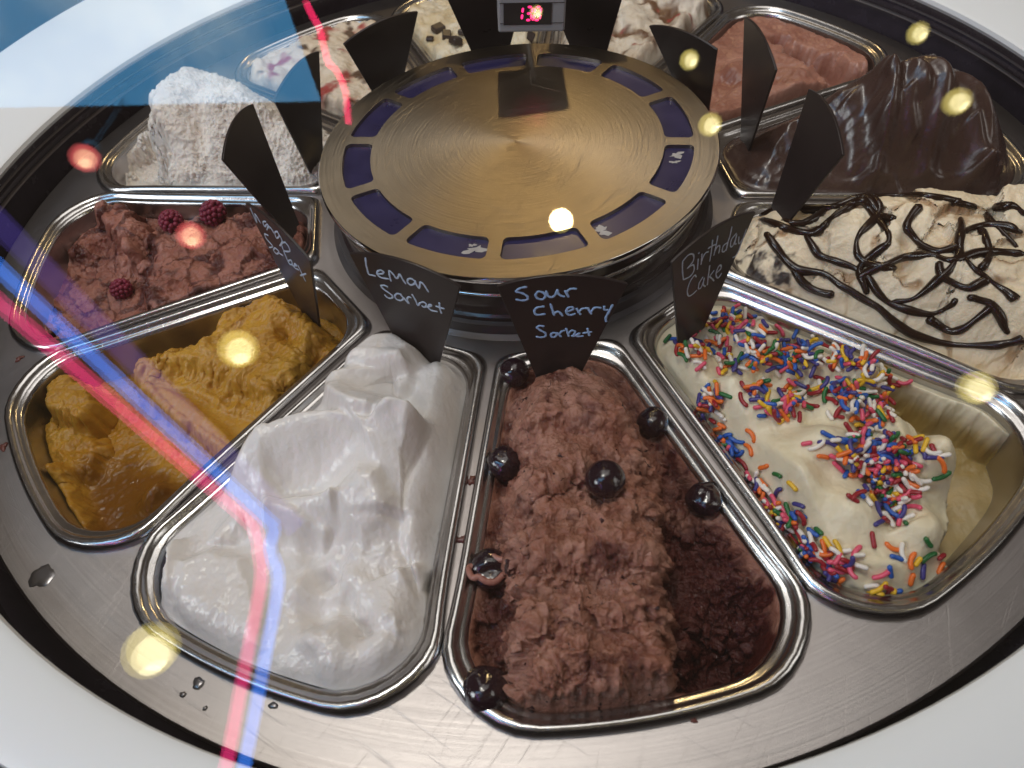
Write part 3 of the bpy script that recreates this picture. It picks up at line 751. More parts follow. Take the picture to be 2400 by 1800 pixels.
F.ridge(CZ((1840, 540), (1960, 620), (2080, 690)), .04, .025, .05, z=-.1)
F.bump(*CZ((2020, 830))[0], .12, .08, z=-.2, p=3); F.ridge(CZ((1840, 860), (1960, 800), (2080, 740), (2110, 820)), .04, .03, .04, z=-.2)
F.ridge(CZ((1220, 870), (1330, 910), (1430, 850)), .05, .04, .05, z=-.25); F.ridge(CZ((1560, 960), (1750, 930), (1900, 920)), .04, .03, .04, z=-.3)
F.edge(-0.41, 0.06, 0.7)
nn = 0.006*fbm(F.x, F.y, 5, 3, 75)+0.010*fbm(wx, wy, 4, 3, 76, ridged=True)+0.003*np.sin(60*(wx*.8+wy*.6)+6*fbm(F.x, F.y, 3, 2, 78))*smooth(.0, .4, fbm(F.x, F.y, 3, 2, 79))
F.build('gelato', gelato_mat('dark_chocolate_gelato', (0.050, 0.025, 0.019), (0.066, 0.035, 0.028), rough=0.27, sss=0.04, bump=0.003, bscale=12, spec=0.6), 'glossy dark chocolate gelato heaped in wrinkled folds', normal_noise=nn)

# --- pink brown
F = Field(45, 170, 140); GEL['pink'] = F
F.h[:] = -0.42+0.05*fbm(F.x, F.y, 1.8, 3, 81)+0.08*smooth(1.6, 1.35, F.u)
F.ridge([(1560, 300), (1650, 200), (1750, 190), (1830, 230)], .06, .05, .16, z=-.35)
F.ridge([(1530, 250), (1600, 180), (1700, 150), (1800, 190)], .06, .05, .16, z=-.35)
F.ridge([(1560, 150), (1660, 110), (1780, 150)], .06, .05, .16, z=-.35)
F.level([(1680, 60), (1780, 90), (1900, 130), (1930, 170), (1820, 170), (1720, 110)], -0.62, .12, z=-.35, wob=.1, seed=83)
F.edge(-0.50, 0.05)
nn = 0.018*fbm(F.x, F.y, 6, 4, 84)+0.008*fbm(F.x, F.y, 20, 3, 85, ridged=True)
F.build('gelato', gelato_mat('pink_brown_gelato', (0.30, 0.120, 0.080), (0.44, 0.215, 0.155), rough=0.34, nscale=5, sss=0.2, bump=0.008, bscale=20), 'smooth pink-brown gelato scooped low, beside the dark chocolate', normal_noise=nn)

# --- coconut
F = Field(165, 300, 240); GEL['coco'] = F
F.h[:] = -0.40+np.interp(F.u, [1.3, 1.6, 2.0, 2.4, 2.9], [0.14, .25, .37, .40, .34])*smooth(0, .42, F.e)**.7
F.bump(460, 240, .3, .08, z=-.1); F.bump(430, 265, .1, -.12, z=-.1, ry=.2)
F.edge(-0.42, 0.06, .8)
F.level([(150, 400), (210, 330), (330, 250), (400, 215), (415, 235), (370, 265), (335, 300), (365, 330), (345, 400), (300, 440)], -0.56, .17, z=-.3, wob=.1, seed=91, wf=8)
qa = 3*fbm(F.x, F.y, 3, 2, 92)
fl = fbm(F.x*np.cos(qa)*1.0+F.y*np.sin(qa), (F.y*np.cos(qa)-F.x*np.sin(qa))*3, 11, 3, 93, ridged=True)+fbm(F.x*3, F.y, 13, 3, 94, ridged=True)
nn = 0.030*fbm(F.x, F.y, 6, 4, 95)+0.020*fl*smooth(-.5, .4, fbm(F.x, F.y, 5, 3, 97))+.012*fbm(F.x, F.y, 40, 2, 96)+.03*fbm(F.x, F.y, 3, 3, 98)
F.build('gelato', gelato_mat('coconut_gelato', (0.74, 0.65, 0.56), (0.85, 0.79, 0.72), rough=0.55, sss=0.25, bump=0.02, bscale=34, nscale=7, micro=0.006), 'shaggy white coconut gelato with a scooped hollow at its outer side', normal_noise=nn)

# --- raspberry
F = Field(195, 320, 260); GEL['rasp'] = F
F.h[:] = -0.52
F.level([(270, 460), (420, 430), (600, 430), (670, 470), (690, 560), (560, 610), (330, 670), (300, 600), (330, 540)], -0.42, .10, wob=.1, seed=101)
F.level([(180, 420), (240, 415), (290, 450), (260, 510), (210, 470)], -0.37, .08, wob=.06, seed=102)
F.bump(330, 560, .10, .05); F.bump(500, 520, .15, .04); F.bump(600, 480, .12, .05); F.bump(420, 610, .1, .04); F.bump(640, 560, .08, .04)
F.level([(60, 520), (180, 470), (260, 540), (270, 620), (100, 680), (40, 700)], -0.62, .15, wob=.1, seed=103)
F.edge(-0.56, .03)
f1, f2, fac = cells(F.x+.06*fbm(F.x, F.y, 7, 3, 4), F.y+.06*fbm(F.x, F.y, 7, 3, 5), 6, 3)
nn = .030*fac+0.034*fbm(F.x, F.y, 6, 4, 105)+0.020*fbm(F.x+.05*fbm(F.x, F.y, 7, 2, 3), F.y, 12, 4, 106, ridged=True)+.010*fbm(F.x, F.y, 34, 3, 107)
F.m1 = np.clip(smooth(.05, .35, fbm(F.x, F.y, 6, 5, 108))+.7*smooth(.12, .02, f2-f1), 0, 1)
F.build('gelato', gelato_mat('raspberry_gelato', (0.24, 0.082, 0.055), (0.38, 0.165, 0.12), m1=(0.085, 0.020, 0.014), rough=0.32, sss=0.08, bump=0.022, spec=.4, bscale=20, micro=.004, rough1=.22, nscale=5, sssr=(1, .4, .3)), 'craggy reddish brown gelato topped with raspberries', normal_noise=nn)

# --- three at the back
F = Field(135, 130, 110); GEL['fruit'] = F
F.h[:] = -0.40+0.10*fbm(F.x, F.y, 2.4, 3, 111)+.04
F.edge(-0.44, .08); F.m1 = smooth(.1, .35, fbm(F.x, F.y, 4, 3, 112)); F.m2 = smooth(.2, .4, fbm(F.x, F.y, 5, 3, 113))
F.build('gelato', gelato_mat('fruit_ripple_gelato', (0.62, 0.50, 0.36), (0.74, 0.64, 0.52), m1=(0.36, 0.06, 0.05), m2=(0.10, 0.055, 0.03), rough=.42, bump=.012), 'cream gelato streaked with red fruit and brown, behind the hub', normal_noise=.03*fbm(F.x, F.y, 8, 4, 114)+.015*fbm(F.x, F.y, 14, 3, 115, ridged=True))
F = Field(105, 130, 110); GEL['chunk'] = F
F.h[:] = -0.40+0.08*fbm(F.x, F.y, 2.4, 3, 121)+.03
F.edge(-0.44, .08)
F.build('gelato', gelato_mat('chunk_gelato', (0.60, 0.46, 0.25), (0.74, 0.66, 0.52), rough=.42, bump=.012), 'pale yellow gelato set with dark chocolate chunks', normal_noise=.03*fbm(F.x, F.y, 7, 4, 124)+.012*fbm(F.x, F.y, 14, 3, 125, ridged=True))
F = Field(75, 130, 110); GEL['ripple'] = F
F.h[:] = -0.36+0.14*fbm(F.x, F.y, 2.6, 3, 131)+.05
F.edge(-0.44, .08); F.m1 = smooth(.0, .3, fbm(F.x+.1*fbm(F.x, F.y, 4, 2, 2), F.y, 4.5, 4, 132)); F.m2 = smooth(.25, .4, fbm(F.x, F.y, 5, 3, 133))
F.build('gelato', gelato_mat('ripple_gelato', (0.66, 0.55, 0.42), (0.76, 0.68, 0.58), m1=(0.16, 0.08, 0.04), m2=(0.34, 0.05, 0.04), rough=.4, bump=.012), 'cream gelato marbled with brown and red ripple at the back', normal_noise=.03*fbm(F.x, F.y, 7, 4, 134)+.015*fbm(F.x, F.y, 12, 3, 135, ridged=True))

# ------------------------------------------------------------------ flavour signs
WB, WT, HS, ARC = 0.214, 0.542, 0.578, 0.055
POSE = {285: (1.49, -0.31, -0.04, -8, -1, -3), 255: (1.43, -0.29, 0.04, -2, -1, -3), 315: (1.47, -0.35, -0.07, 0, 0, -3), 225: (1.48, -0.34, 0.02, 6, 0, -6),
        195: (1.40, -0.27, 0.02, -11, 8, 1), 165: (1.41, -0.30, 0.09, 3, -8, -1), 135: (1.46, -0.27, 0.02, -4, -22, -4), 45: (1.48, -0.38, -0.08, 3, -21, -3),
        15: (1.45, -0.25, 0.12, -2, -5, 4), 345: (1.50, -0.24, 0.06, 24, 9, 2), 105: (1.45, -0.27, -0.02, 0, -14, 0), 75: (1.45, -0.27, 0.02, 0, -14, 0)}
SLAB = {285: 'dark fan-shaped sign lettered Sour Cherry Sorbet in blue', 255: 'dark fan-shaped sign lettered Lemon Sorbet', 315: 'dark fan-shaped sign lettered Birthday Cake',
        225: 'dark fan-shaped sign lettered Mango Sorbet, turned aside', 195: 'black back of the fan sign standing in the raspberry gelato', 165: 'black fan sign standing in the coconut gelato beside the hub',
        135: 'dark fan sign behind the hub with a red sheen', 45: 'dark fan sign in the pink-brown gelato', 15: 'dark fan sign between the pink-brown and dark chocolate gelato',
        345: 'dark fan sign at the inner end of the drizzled gelato', 105: 'dark fan sign in the chunk gelato behind the temperature box', 75: 'dark fan sign in the rippled gelato behind the hub'}
def sign_frame(deg):
    u, z, tn, yaw, lean, roll = POSE[deg]; yaw, lean, roll = map(math.radians, (yaw, lean, roll))
    a = pang(deg); rad = np.array([math.cos(a), math.sin(a), 0]); t = np.array([-math.sin(a), math.cos(a), 0])
    nn = math.cos(yaw)*rad+math.sin(yaw)*t; right = np.cross(-nn, [0, 0, 1.0]); up = math.cos(lean)*np.array([0, 0, 1.0])+math.sin(lean)*nn
    R = math.cos(roll)*right+math.sin(roll)*up; U = -math.sin(roll)*right+math.cos(roll)*up
    return rad*u+t*tn+np.array([0, 0, z]), R, U, np.cross(R, U)
SIGNS = {}
for deg in POSE:
    B, R, U, Nn = sign_frame(deg)
    th = 0.014
    ol = []
    slope = (WT-WB)/2/HS
    dn = 0.12
    ol += [(-WB/2+slope*dn, -dn), (WB/2-slope*dn, -dn), (WT/2-0.006, HS-0.012), (WT/2-0.002, HS)]
    for k in range(1, 16):
        x = WT/2-WT*k/16; ol.append((x, HS+ARC*(1-(2*x/WT)**2)))
    ol += [(-WT/2+0.002, HS), (-WT/2+0.006, HS-0.012)]
    fr = [R*x+U*y+Nn*th/2 for x, y in ol]; bk = [R*x+U*y-Nn*th/2 for x, y in ol]
    V, Fc = loft([bk, fr], cap0=True, cap1=True)
    o = obj('flavour_sign', V, Fc, M['sign'], smooth=False, loc=B); bevel(o, 0.003, 2)
    tag(o, SLAB[deg], 'sign', 'flavour signs standing in the gelato')
    SIGNS[deg] = (o, B, R, U, Nn, th)
def lettering(deg, org, sc, strokes, mat, rad=0.0052):
    o, B, R, U, Nn, th = SIGNS[deg]
    vs, fs = [], []
    for st in strokes:
        pts = []
        for (x, y) in st:
            d = ray(org[0]+x/sc, org[1]+y/sc); p0 = B+Nn*(th/2+0.0006)
            t = ((p0-CAM)@Nn)/(d@Nn); pts.append(CAM+d*t-B)
        pts = catmull(pts, 4)
        # flat painted stroke: squashed tube
        m = len(pts); loops = []
        for i, p in enumerate(pts):
            tg = pts[min(i+1, m-1)]-pts[max(i-1, 0)]; tg = tg/(np.linalg.norm(tg)+1e-9); sd = np.cross(Nn, tg)
            r = rad*(0.92+0.16*math.sin(i*1.7+x))
            loops.append([p+sd*r*math.cos(a)+Nn*0.0016*math.sin(a) for a in np.linspace(0, 2*math.pi, 8, endpoint=False)])
        # rounded ends
        e0 = [pts[0]+(q-pts[0])*0.55-(pts[1]-pts[0])/(np.linalg.norm(pts[1]-pts[0])+1e-9)*rad*0.6 for q in loops[0]]
        e1 = [pts[-1]+(q-pts[-1])*0.55+(pts[-1]-pts[-2])/(np.linalg.norm(pts[-1]-pts[-2])+1e-9)*rad*0.6 for q in loops[-1]]
        V, Fc = loft([e0]+loops+[e1], cap0=True, cap1=True)
        b = len(vs); vs += V; fs += [tuple(i+b for i in f) for f in Fc]
    return obj('lettering', vs, fs, mat, o)
LEM = [[(335, 205), (345, 300), (365, 380), (380, 430), (425, 445), (470, 455)], [(500, 425), (570, 425), (585, 395), (540, 375), (500, 395), (505, 440), (560, 480), (655, 495)],
       [(690, 525), (668, 440), (668, 385), (720, 430), (765, 490), (790, 470), (812, 430), (845, 490), (893, 562)], [(985, 495), (935, 495), (918, 535), (955, 578), (1005, 570), (1022, 530), (985, 500)],
       [(1025, 525), (1045, 580), (1080, 625), (1092, 580), (1102, 540), (1145, 575), (1180, 630), (1208, 675)],
       [(640, 605), (595, 585), (550, 595), (590, 640), (660, 690), (715, 735), (690, 765), (640, 755), (605, 720)], [(830, 712), (775, 700), (742, 735), (772, 782), (830, 795), (862, 765), (825, 720)],
       [(870, 760), (900, 800), (940, 838), (915, 785), (930, 748), (965, 755)], [(985, 715), (1030, 790), (1065, 865), (1095, 828), (1150, 820), (1182, 858), (1155, 890), (1120, 870)],
       [(1185, 885), (1250, 872), (1235, 850), (1205, 885), (1245, 930), (1330, 950)], [(1362, 830), (1368, 900), (1390, 972)], [(1315, 875), (1370, 895), (1425, 910)]]
lettering(255, (800, 570), 5.925, LEM, M['chalk'], 0.0050)
CHE = [[(515, 325), (430, 340), (365, 388), (450, 412), (525, 455), (530, 500), (460, 518), (370, 505)], [(745, 400), (685, 390), (648, 440), (680, 490), (750, 500), (790, 450), (755, 398)],
       [(800, 385), (825, 450), (880, 472), (935, 430), (958, 365), (975, 420), (1015, 450), (1060, 462)], [(1075, 380), (1120, 465)], [(1085, 410), (1130, 360), (1180, 348), (1230, 352)],
       [(765, 605), (670, 620), (630, 670), (660, 722), (780, 715)], [(862, 572), (890, 650), (915, 730)], [(920, 705), (950, 680), (995, 690), (1035, 738)],
       [(1100, 680), (1190, 645), (1165, 612), (1105, 635), (1092, 695), (1140, 728), (1215, 710)], [(1240, 635), (1265, 680), (1295, 718)], [(1275, 680), (1325, 635), (1410, 630)],
       [(1410, 640), (1430, 680), (1450, 712)], [(1440, 690), (1500, 622), (1585, 625)], [(1635, 605), (1642, 650), (1692, 655)], [(1755, 582), (1705, 680), (1660, 760), (1665, 822)],
       [(765, 890), (705, 883), (668, 908), (720, 950), (790, 990), (785, 1035), (720, 1050), (660, 1040)], [(940, 985), (885, 988), (868, 1025), (905, 1048), (950, 1020), (940, 985)],
       [(960, 985), (990, 1015), (1015, 1040)], [(990, 1000), (1020, 965), (1062, 950)], [(1085, 922), (1110, 980), (1125, 1032)], [(1120, 990), (1170, 950), (1215, 965), (1200, 1010), (1170, 1030)],
       [(1190, 1035), (1250, 1010), (1285, 992), (1245, 1005), (1245, 1035), (1330, 1030)], [(1395, 922), (1408, 980), (1422, 1022)], [(1330, 988), (1390, 980), (1450, 970)]]
lettering(285, (1150, 620), 6.146, CHE, M['chalk2'], 0.0056)
BDY = [[(310, 690), (308, 800), (320, 905)], [(310, 690), (380, 610), (440, 605), (440, 680), (370, 770)], [(370, 770), (440, 730), (448, 800), (400, 870), (322, 910)], [(500, 660), (495, 720), (490, 782)], [(505, 590), (512, 580)],
       [(545, 600), (540, 660), (535, 722)], [(540, 690), (565, 620), (595, 580), (622, 572)], [(675, 430), (660, 560), (640, 682)], [(622, 530), (670, 500), (722, 478)], [(738, 380), (715, 500), (690, 612)], [(700, 570), (735, 505), (762, 505), (750, 585)],
       [(855, 460), (805, 500), (792, 565), (820, 565), (850, 520)], [(908, 270), (885, 380), (862, 450), (840, 552)], [(962, 350), (905, 420), (892, 500), (915, 505), (945, 440), (968, 365)], [(966, 370), (945, 470), (962, 475)],
       [(995, 390), (990, 450), (1002, 472), (1035, 420)], [(1083, 300), (1030, 450), (985, 570), (950, 625), (922, 640)],
       [(475, 875), (455, 858), (405, 925), (367, 1040), (382, 1108), (430, 1088), (480, 1040)], [(555, 880), (512, 950), (502, 1015), (530, 1010), (560, 940), (572, 892)], [(572, 892), (562, 970), (585, 992)], [(640, 740), (625, 850), (610, 972)], [(690, 800), (632, 880)], [(640, 875), (670, 900), (690, 925)],
       [(720, 830), (775, 775), (772, 732), (742, 760), (715, 845), (740, 890), (782, 835)]]
lettering(315, (1540, 480), 5.185, BDY, M['chalk'], 0.0042)
MAN = [[(258, 795), (303, 895), (290, 835), (328, 897)], [(365, 888), (345, 890), (357, 922), (375, 905), (388, 935)], [(372, 945), (385, 920), (412, 950), (418, 965)], [(445, 955), (427, 965), (440, 1003), (458, 985), (445, 960), (478, 1020), (462, 1055)], [(500, 1030), (475, 1040), (490, 1088), (530, 1093), (522, 1060), (500, 1032)],
       [(380, 983), (357, 975), (372, 1010), (412, 1058), (390, 1068)], [(430, 1070), (418, 1085), (440, 1112), (455, 1095), (432, 1072)], [(455, 1105), (482, 1122)], [(490, 1095), (525, 1175), (548, 1185), (540, 1155), (522, 1160)], [(552, 1195), (578, 1192), (566, 1180), (562, 1205), (592, 1222)], [(588, 1192), (640, 1300)], [(605, 1262), (642, 1250)]]
lettering(225, (500, 220), 2.963, MAN, M['chalk'], 0.0048)

# ------------------------------------------------------------------ fruit
def sphere_verts(nu=16, nv=24):
    V = [(0, 0, 1)]
    for i in range(1, nu):
        for j in range(nv):
            t = math.pi*i/nu; p = 2*math.pi*j/nv; V.append((math.sin(t)*math.cos(p), math.sin(t)*math.sin(p), math.cos(t)))
    V.append((0, 0, -1)); Fc = []
    for j in range(nv): Fc.append((0, 1+j, 1+(j+1) % nv))
    for i in range(nu-2):
        for j in range(nv):
            a = 1+i*nv+j; b = 1+i*nv+(j+1) % nv; Fc.append((a, a+nv, b+nv, b))
    last = len(V)-1
    for j in range(nv): Fc.append((last, 1+(nu-2)*nv+(j+1) % nv, 1+(nu-2)*nv+j))
    return np.array(V), Fc
SV, SF = sphere_verts(20, 32)
mc, nt, b, N, L = new_mat('dark_cherry_skin')
b.inputs['Base Color'].default_value = (0.014, 0.004, 0.008, 1); b.inputs['Roughness'].default_value = 0.12; b.inputs['Coat Weight'].default_value = 0.6; b.inputs['Coat Roughness'].default_value = 0.04
L.new(bumpn(N, L, noise(N, L, coords(N, L), 14, 3, 0.5, 1.2), 0.012, 0.6), b.inputs['Normal'])
rg = random.Random(4)
CH = [(1110, 805, .078, 'beside the sour cherry sign', .2), (1410, 912, .074, 'against the pan wall nearest the Birthday Cake sign', .6), (1090, 1000, .082, 'lying against the pan wall opposite the sprinkles', .5), (1307, 1035, .082, 'smooth and round in the middle of the sorbet', .0), (1522, 1080, .078, 'near the sprinkled gelato', .9), (1050, 1490, .088, 'in the outer corner of the pan', .6)]
for (x, y, r, w, wr) in CH:
    p, nr = GEL['cherry'].hit(x, y+14)
    v = SV.copy(); nz = np.array([0.10*math.sin(3*a[0]+rg.random()*0+2*a[1])+0.05*math.sin(7*a[2]+4*a[0]+r*90)+0.05*math.sin(9*a[1]+5*a[2]) for a in SV])
    v = v*(1+0.9*wr*nz*0.6)[:, None]; v[:, 2] *= 0.88
    top = np.exp(-((SV[:, 0]-0.2)**2+(SV[:, 1]+0.3)**2)/0.05)*(SV[:, 2] > 0)*0.10; v *= (1-top)[:, None]
    pos = bpd(x, y, (p[2]+r*0.55) if wr == 0 else -0.405)
    o = obj('cherry', v*r, SF, mc, loc=pos); o.rotation_euler = (rg.uniform(-.5, .5), rg.uniform(-.5, .5), rg.uniform(0, 6))
    tag(o, 'dark glossy cherry '+w, 'cherry', 'cherries on the sour cherry sorbet')
# split cherry
p, nr = GEL['cherry'].hit(1055, 1235)
v = SV.copy(); dn = np.exp(-((SV[:, 0]*0.4)**2+(SV[:, 1]+0.35)**2)/0.06)*(SV[:, 2] > 0); v = v*(1-0.45*dn)[:, None]; v[:, 2] *= .7
o = obj('cherry', v*.085, SF, mc, loc=bpd(1058, 1228, -.41)); o.rotation_euler = (0.1, 0, 0.1)
tag(o, 'split cherry with a pale torn lip against the pan wall', 'cherry', 'cherries on the sour cherry sorbet')
ml = gelato_mat('torn_cherry_flesh', (0.30, 0.12, 0.09), (0.40, 0.19, 0.15), rough=.3, sss=.1)
c0 = bpd(1058, 1228, -.375)
obj('torn_lip', *tube(catmull([(c0+np.array([.085*math.cos(a)*(1+.1*math.sin(3*a)), .045*math.sin(a)+.01*math.sin(5*a), .012*math.sin(2*a)]) - bpd(1058, 1228, -.41)) for a in np.linspace(0.3, 6.0, 16)], 3), 0.014, 8), ml, o)
# raspberries
mr = gelato_mat('raspberry_flesh', (0.16, 0.008, 0.030), (0.24, 0.018, 0.050), rough=.45, sss=.2, bump=.004, bscale=50, sssr=(1, .2, .2))
RB = [(370, 478, .075, 1, 'with its hollow showing, beside another raspberry'), (460, 460, .080, 0, 'plump and whole, leaning on the craggy gelato'), (262, 625, .065, 0, 'half sunk at the scooped side of the gelato')]
for (x, y, r, hol, w) in RB:
    p, nr = GEL['rasp'].hit(x, y+16)
    vs, fs = [], []
    sv, sf = sphere_verts(7, 10)
    rows = 6
    for i in range(rows):
        th = math.radians(28+i*24); m = max(5, int(13*math.sin(th)))
        for j in range(m):
            ph = 2*math.pi*(j+.5*(i % 2))/m
            q = np.array([math.sin(th)*math.cos(ph)*.80, math.sin(th)*math.sin(ph)*.80, math.cos(th)*.95])*r
            b0 = len(vs); vs += (sv*r*.235+q).tolist(); fs += [tuple(k+b0 for k in f) for f in sf]
    o = obj('raspberry', vs, fs, mr, loc=bpd(x, y, p[2]+r*.45))
    dirn = Vector((ray(x*D2, y*D2)*-1).tolist()) if hol else Vector((0.5, -0.1, .6))
    o.rotation_euler = dirn.to_track_quat('Z', 'Y').to_euler()
    obj('core', SV*r*(.62 if hol else .80)*np.array([1, 1, 1.05]), SF, mr, o)
    tag(o, 'dark red raspberry '+w, 'raspberry', 'raspberries on the craggy gelato')
# chocolate chunks on the back pan
mk = plain('chocolate_chunk', (0.035, 0.02, 0.016), .4, var=.3)
for i, (x, y, r) in enumerate([(945, 62, .05), (965, 75, .045), (985, 88, .05), (1000, 70, .04), (1148, 82, .04), (1240, 80, .035), (930, 85, .03)]):
    p, nr = GEL['chunk'].hit(x, y)
    V, Fc = box(-r, r, -r*.8, r*.8, -r*.5, r*.5)
    o = obj('chocolate_chunk', V, Fc, mk, loc=p+np.array([0, 0, r*.25]), smooth=False); o.rotation_euler = (rg.uniform(-.6, .6), rg.uniform(-.6, .6), rg.uniform(0, 3)); bevel(o, .008, 1)
    tag(o, 'dark chocolate chunk in the pale yellow gelato', 'chocolate', 'chocolate chunks in the back pan')

# ------------------------------------------------------------------ chocolate drizzle
md = plain('chocolate_syrup', (0.020, 0.008, 0.004), .22, spec=.4)
DR = [[(1640, 470), (1700, 490), (1760, 500), (1790, 470), (1820, 450), (1850, 440)], [(1650, 500), (1680, 540), (1720, 580), (1780, 590), (1840, 630), (1890, 660), (1960, 720), (2040, 745), (2120, 750), (2180, 745), (2212, 735)],
      [(1740, 500), (1770, 550), (1820, 565), (1870, 590), (1900, 640), (1940, 665), (2000, 680), (2045, 665), (2060, 645)], [(1820, 445), (1860, 430), (1880, 450), (1920, 500), (1910, 530), (1870, 560), (1855, 590), (1875, 640)],
      [(1880, 410), (1900, 440), (1890, 470), (1860, 500), (1850, 540), (1880, 570), (1940, 580)], [(1760, 410), (1820, 415), (1880, 420), (1960, 415), (2040, 425), (2080, 430)], [(1850, 600), (1890, 580), (1950, 560), (2010, 545), (2060, 560), (2120, 540), (2212, 545)],
      [(2060, 440), (2080, 480), (2075, 530), (2100, 570), (2140, 600), (2180, 630), (2200, 650)], [(2080, 500), (2130, 480), (2180, 490), (2212, 500)], [(2075, 530), (2050, 580), (2010, 620), (1960, 650), (1920, 655)],
      [(2095, 645), (2130, 650), (2160, 690), (2180, 725)], [(2060, 430), (2110, 450), (2150, 480), (2200, 530)], [(1790, 430), (1770, 460), (1730, 480), (1690, 470)], [(2120, 490), (2140, 540), (2120, 580)], [(1640, 455), (1690, 440), (1740, 425), (1800, 400)], [(1990, 440), (1960, 480), (1980, 520), (2030, 540), (2075, 525)], [(1700, 560), (1740, 620), (1800, 640)], [(2140, 600), (2090, 620), (2040, 600), (2030, 560)], [(2150, 450), (2190, 440), (2215, 460)], [(1840, 410), (1870, 380 + 40), (1900, 460), (1930, 470)], [(2000, 690), (2060, 720), (2100, 700), (2150, 660)]]
Fv = GEL['vanilla']
for st in DR:
    pts = catmull([np.array(p, float) for p in st], 7); out = []
    for q in pts:
        p, nr = Fv.hit(q[0], q[1]); out.append(p)
    out = np.array(out)
    for _ in range(4): out[1:-1] = (out[:-2]+2*out[1:-1]+out[2:])/4
    out[:, 2] += 0.000
    rad = [0.025*(0.75+0.4*perlin(np.array(i*0.13), np.array(st[0][0]*0.01), 5)+0.08*math.sin(i*.21))*(0.5 if i in (0, len(out)-1) else 1) for i in range(len(out))]
    obj('chocolate_drizzle', *tube(out-Fv.base, [max(r, .008) for r in rad], 8), md, Fv.o)

# ------------------------------------------------------------------ sprinkles
SPC = {'red': (0.30, 0.012, 0.020), 'pink': (0.72, 0.09, 0.16), 'orange': (0.78, 0.16, 0.02), 'yellow': (0.75, 0.45, 0.02), 'green': (0.015, 0.13, 0.03), 'blue': (0.02, 0.10, 0.42), 'purple': (0.05, 0.04, 0.20), 'white': (0.80, 0.74, 0.66)}
SPM = {k: plain(k+'_sprinkle', c, .38, var=.1) for k, c in SPC.items()}
def sprinkle_geo(length, bend, r=.0098, n=7, m=7):
    pts = [((t-.5)*length, bend*length*(1-(2*t-1)**2), 0) for t in np.linspace(0, 1, m)]
    d = r*.7
    pts = [(pts[0][0]-d, pts[0][1], 0)]+pts+[(pts[-1][0]+d, pts[-1][1], 0)]
    return tube(pts, [r*.55]+[r]*m+[r*.55], n)
SHAPES = [sprinkle_geo(.052, .0), sprinkle_geo(.064, .12), sprinkle_geo(.042, .05), sprinkle_geo(.058, -.2), sprinkle_geo(.030, .0)]
SME = {(k, i): mesh('sprinkle', *SHAPES[i], SPM[k]) for k in SPC for i in range(len(SHAPES))}
rg = random.Random(11)
CL = [(1560, 690, 40, 22, 45), (1500, 745, 40, 18, 26), (1470, 735, 30, 15, 12), (1600, 715, 40, 20, 34), (1580, 780, 45, 20, 30), (1650, 755, 50, 20, 36), (1720, 750, 30, 18, 22), (1700, 780, 60, 22, 40), (1790, 770, 50, 20, 45), (1860, 780, 40, 22, 40), (1910, 800, 28, 25, 38), (1650, 850, 40, 22, 26), (1690, 880, 30, 22, 26), (1720, 855, 40, 20, 22),
      (1780, 860, 45, 25, 30), (1840, 850, 40, 25, 30), (1880, 870, 30, 24, 34), (1900, 900, 25, 15, 20), (1540, 860, 18, 22, 26), (1545, 920, 16, 26, 20), (1580, 975, 18, 26, 20), (1870, 950, 50, 18, 30), (1840, 975, 45, 20, 34), (1890, 990, 45, 25, 50), (1930, 1010, 40, 30, 50), (1900, 1040, 40, 30, 50), (1940, 1060, 35, 26, 36), (1960, 960, 40, 25, 18), (1930, 1100, 28, 20, 34), (2020, 985, 25, 20, 8),
      (1640, 1050, 16, 26, 22), (1670, 1095, 22, 25, 34), (1710, 1120, 24, 20, 26), (1740, 1165, 22, 22, 22), (1770, 1195, 25, 20, 22), (1800, 1210, 30, 16, 12), (1830, 1220, 30, 20, 10), (1960, 1190, 55, 22, 10), (2050, 1220, 40, 22, 14), (1930, 1260, 60, 20, 14), (1900, 1290, 40, 12, 8), (2080, 1235, 20, 12, 8)]
Fb = GEL['bday']; spr = []
kd = Fb.Pn.reshape(-1, 3); kn = Fb.N.reshape(-1, 3); ed = Fb.e.reshape(-1)
names = list(SPC)
for (x, y, sx, sy, nn_) in CL:
    for _ in range(int(nn_*0.80)):
        px, py = rg.gauss(x, sx*.8), rg.gauss(y, sy*.8)
        i = Fb.hit_index(px, py)
        if i < 0 or ed[i] < 0.008: continue
        q, nr = kd[i], kn[i]
        if q[2] < -0.56: continue
        spr.append((q, nr))
spr.sort(key=lambda s: np.linalg.norm(s[0]-CAM))
acc = {k: ([], []) for k in SPC}; placed = []
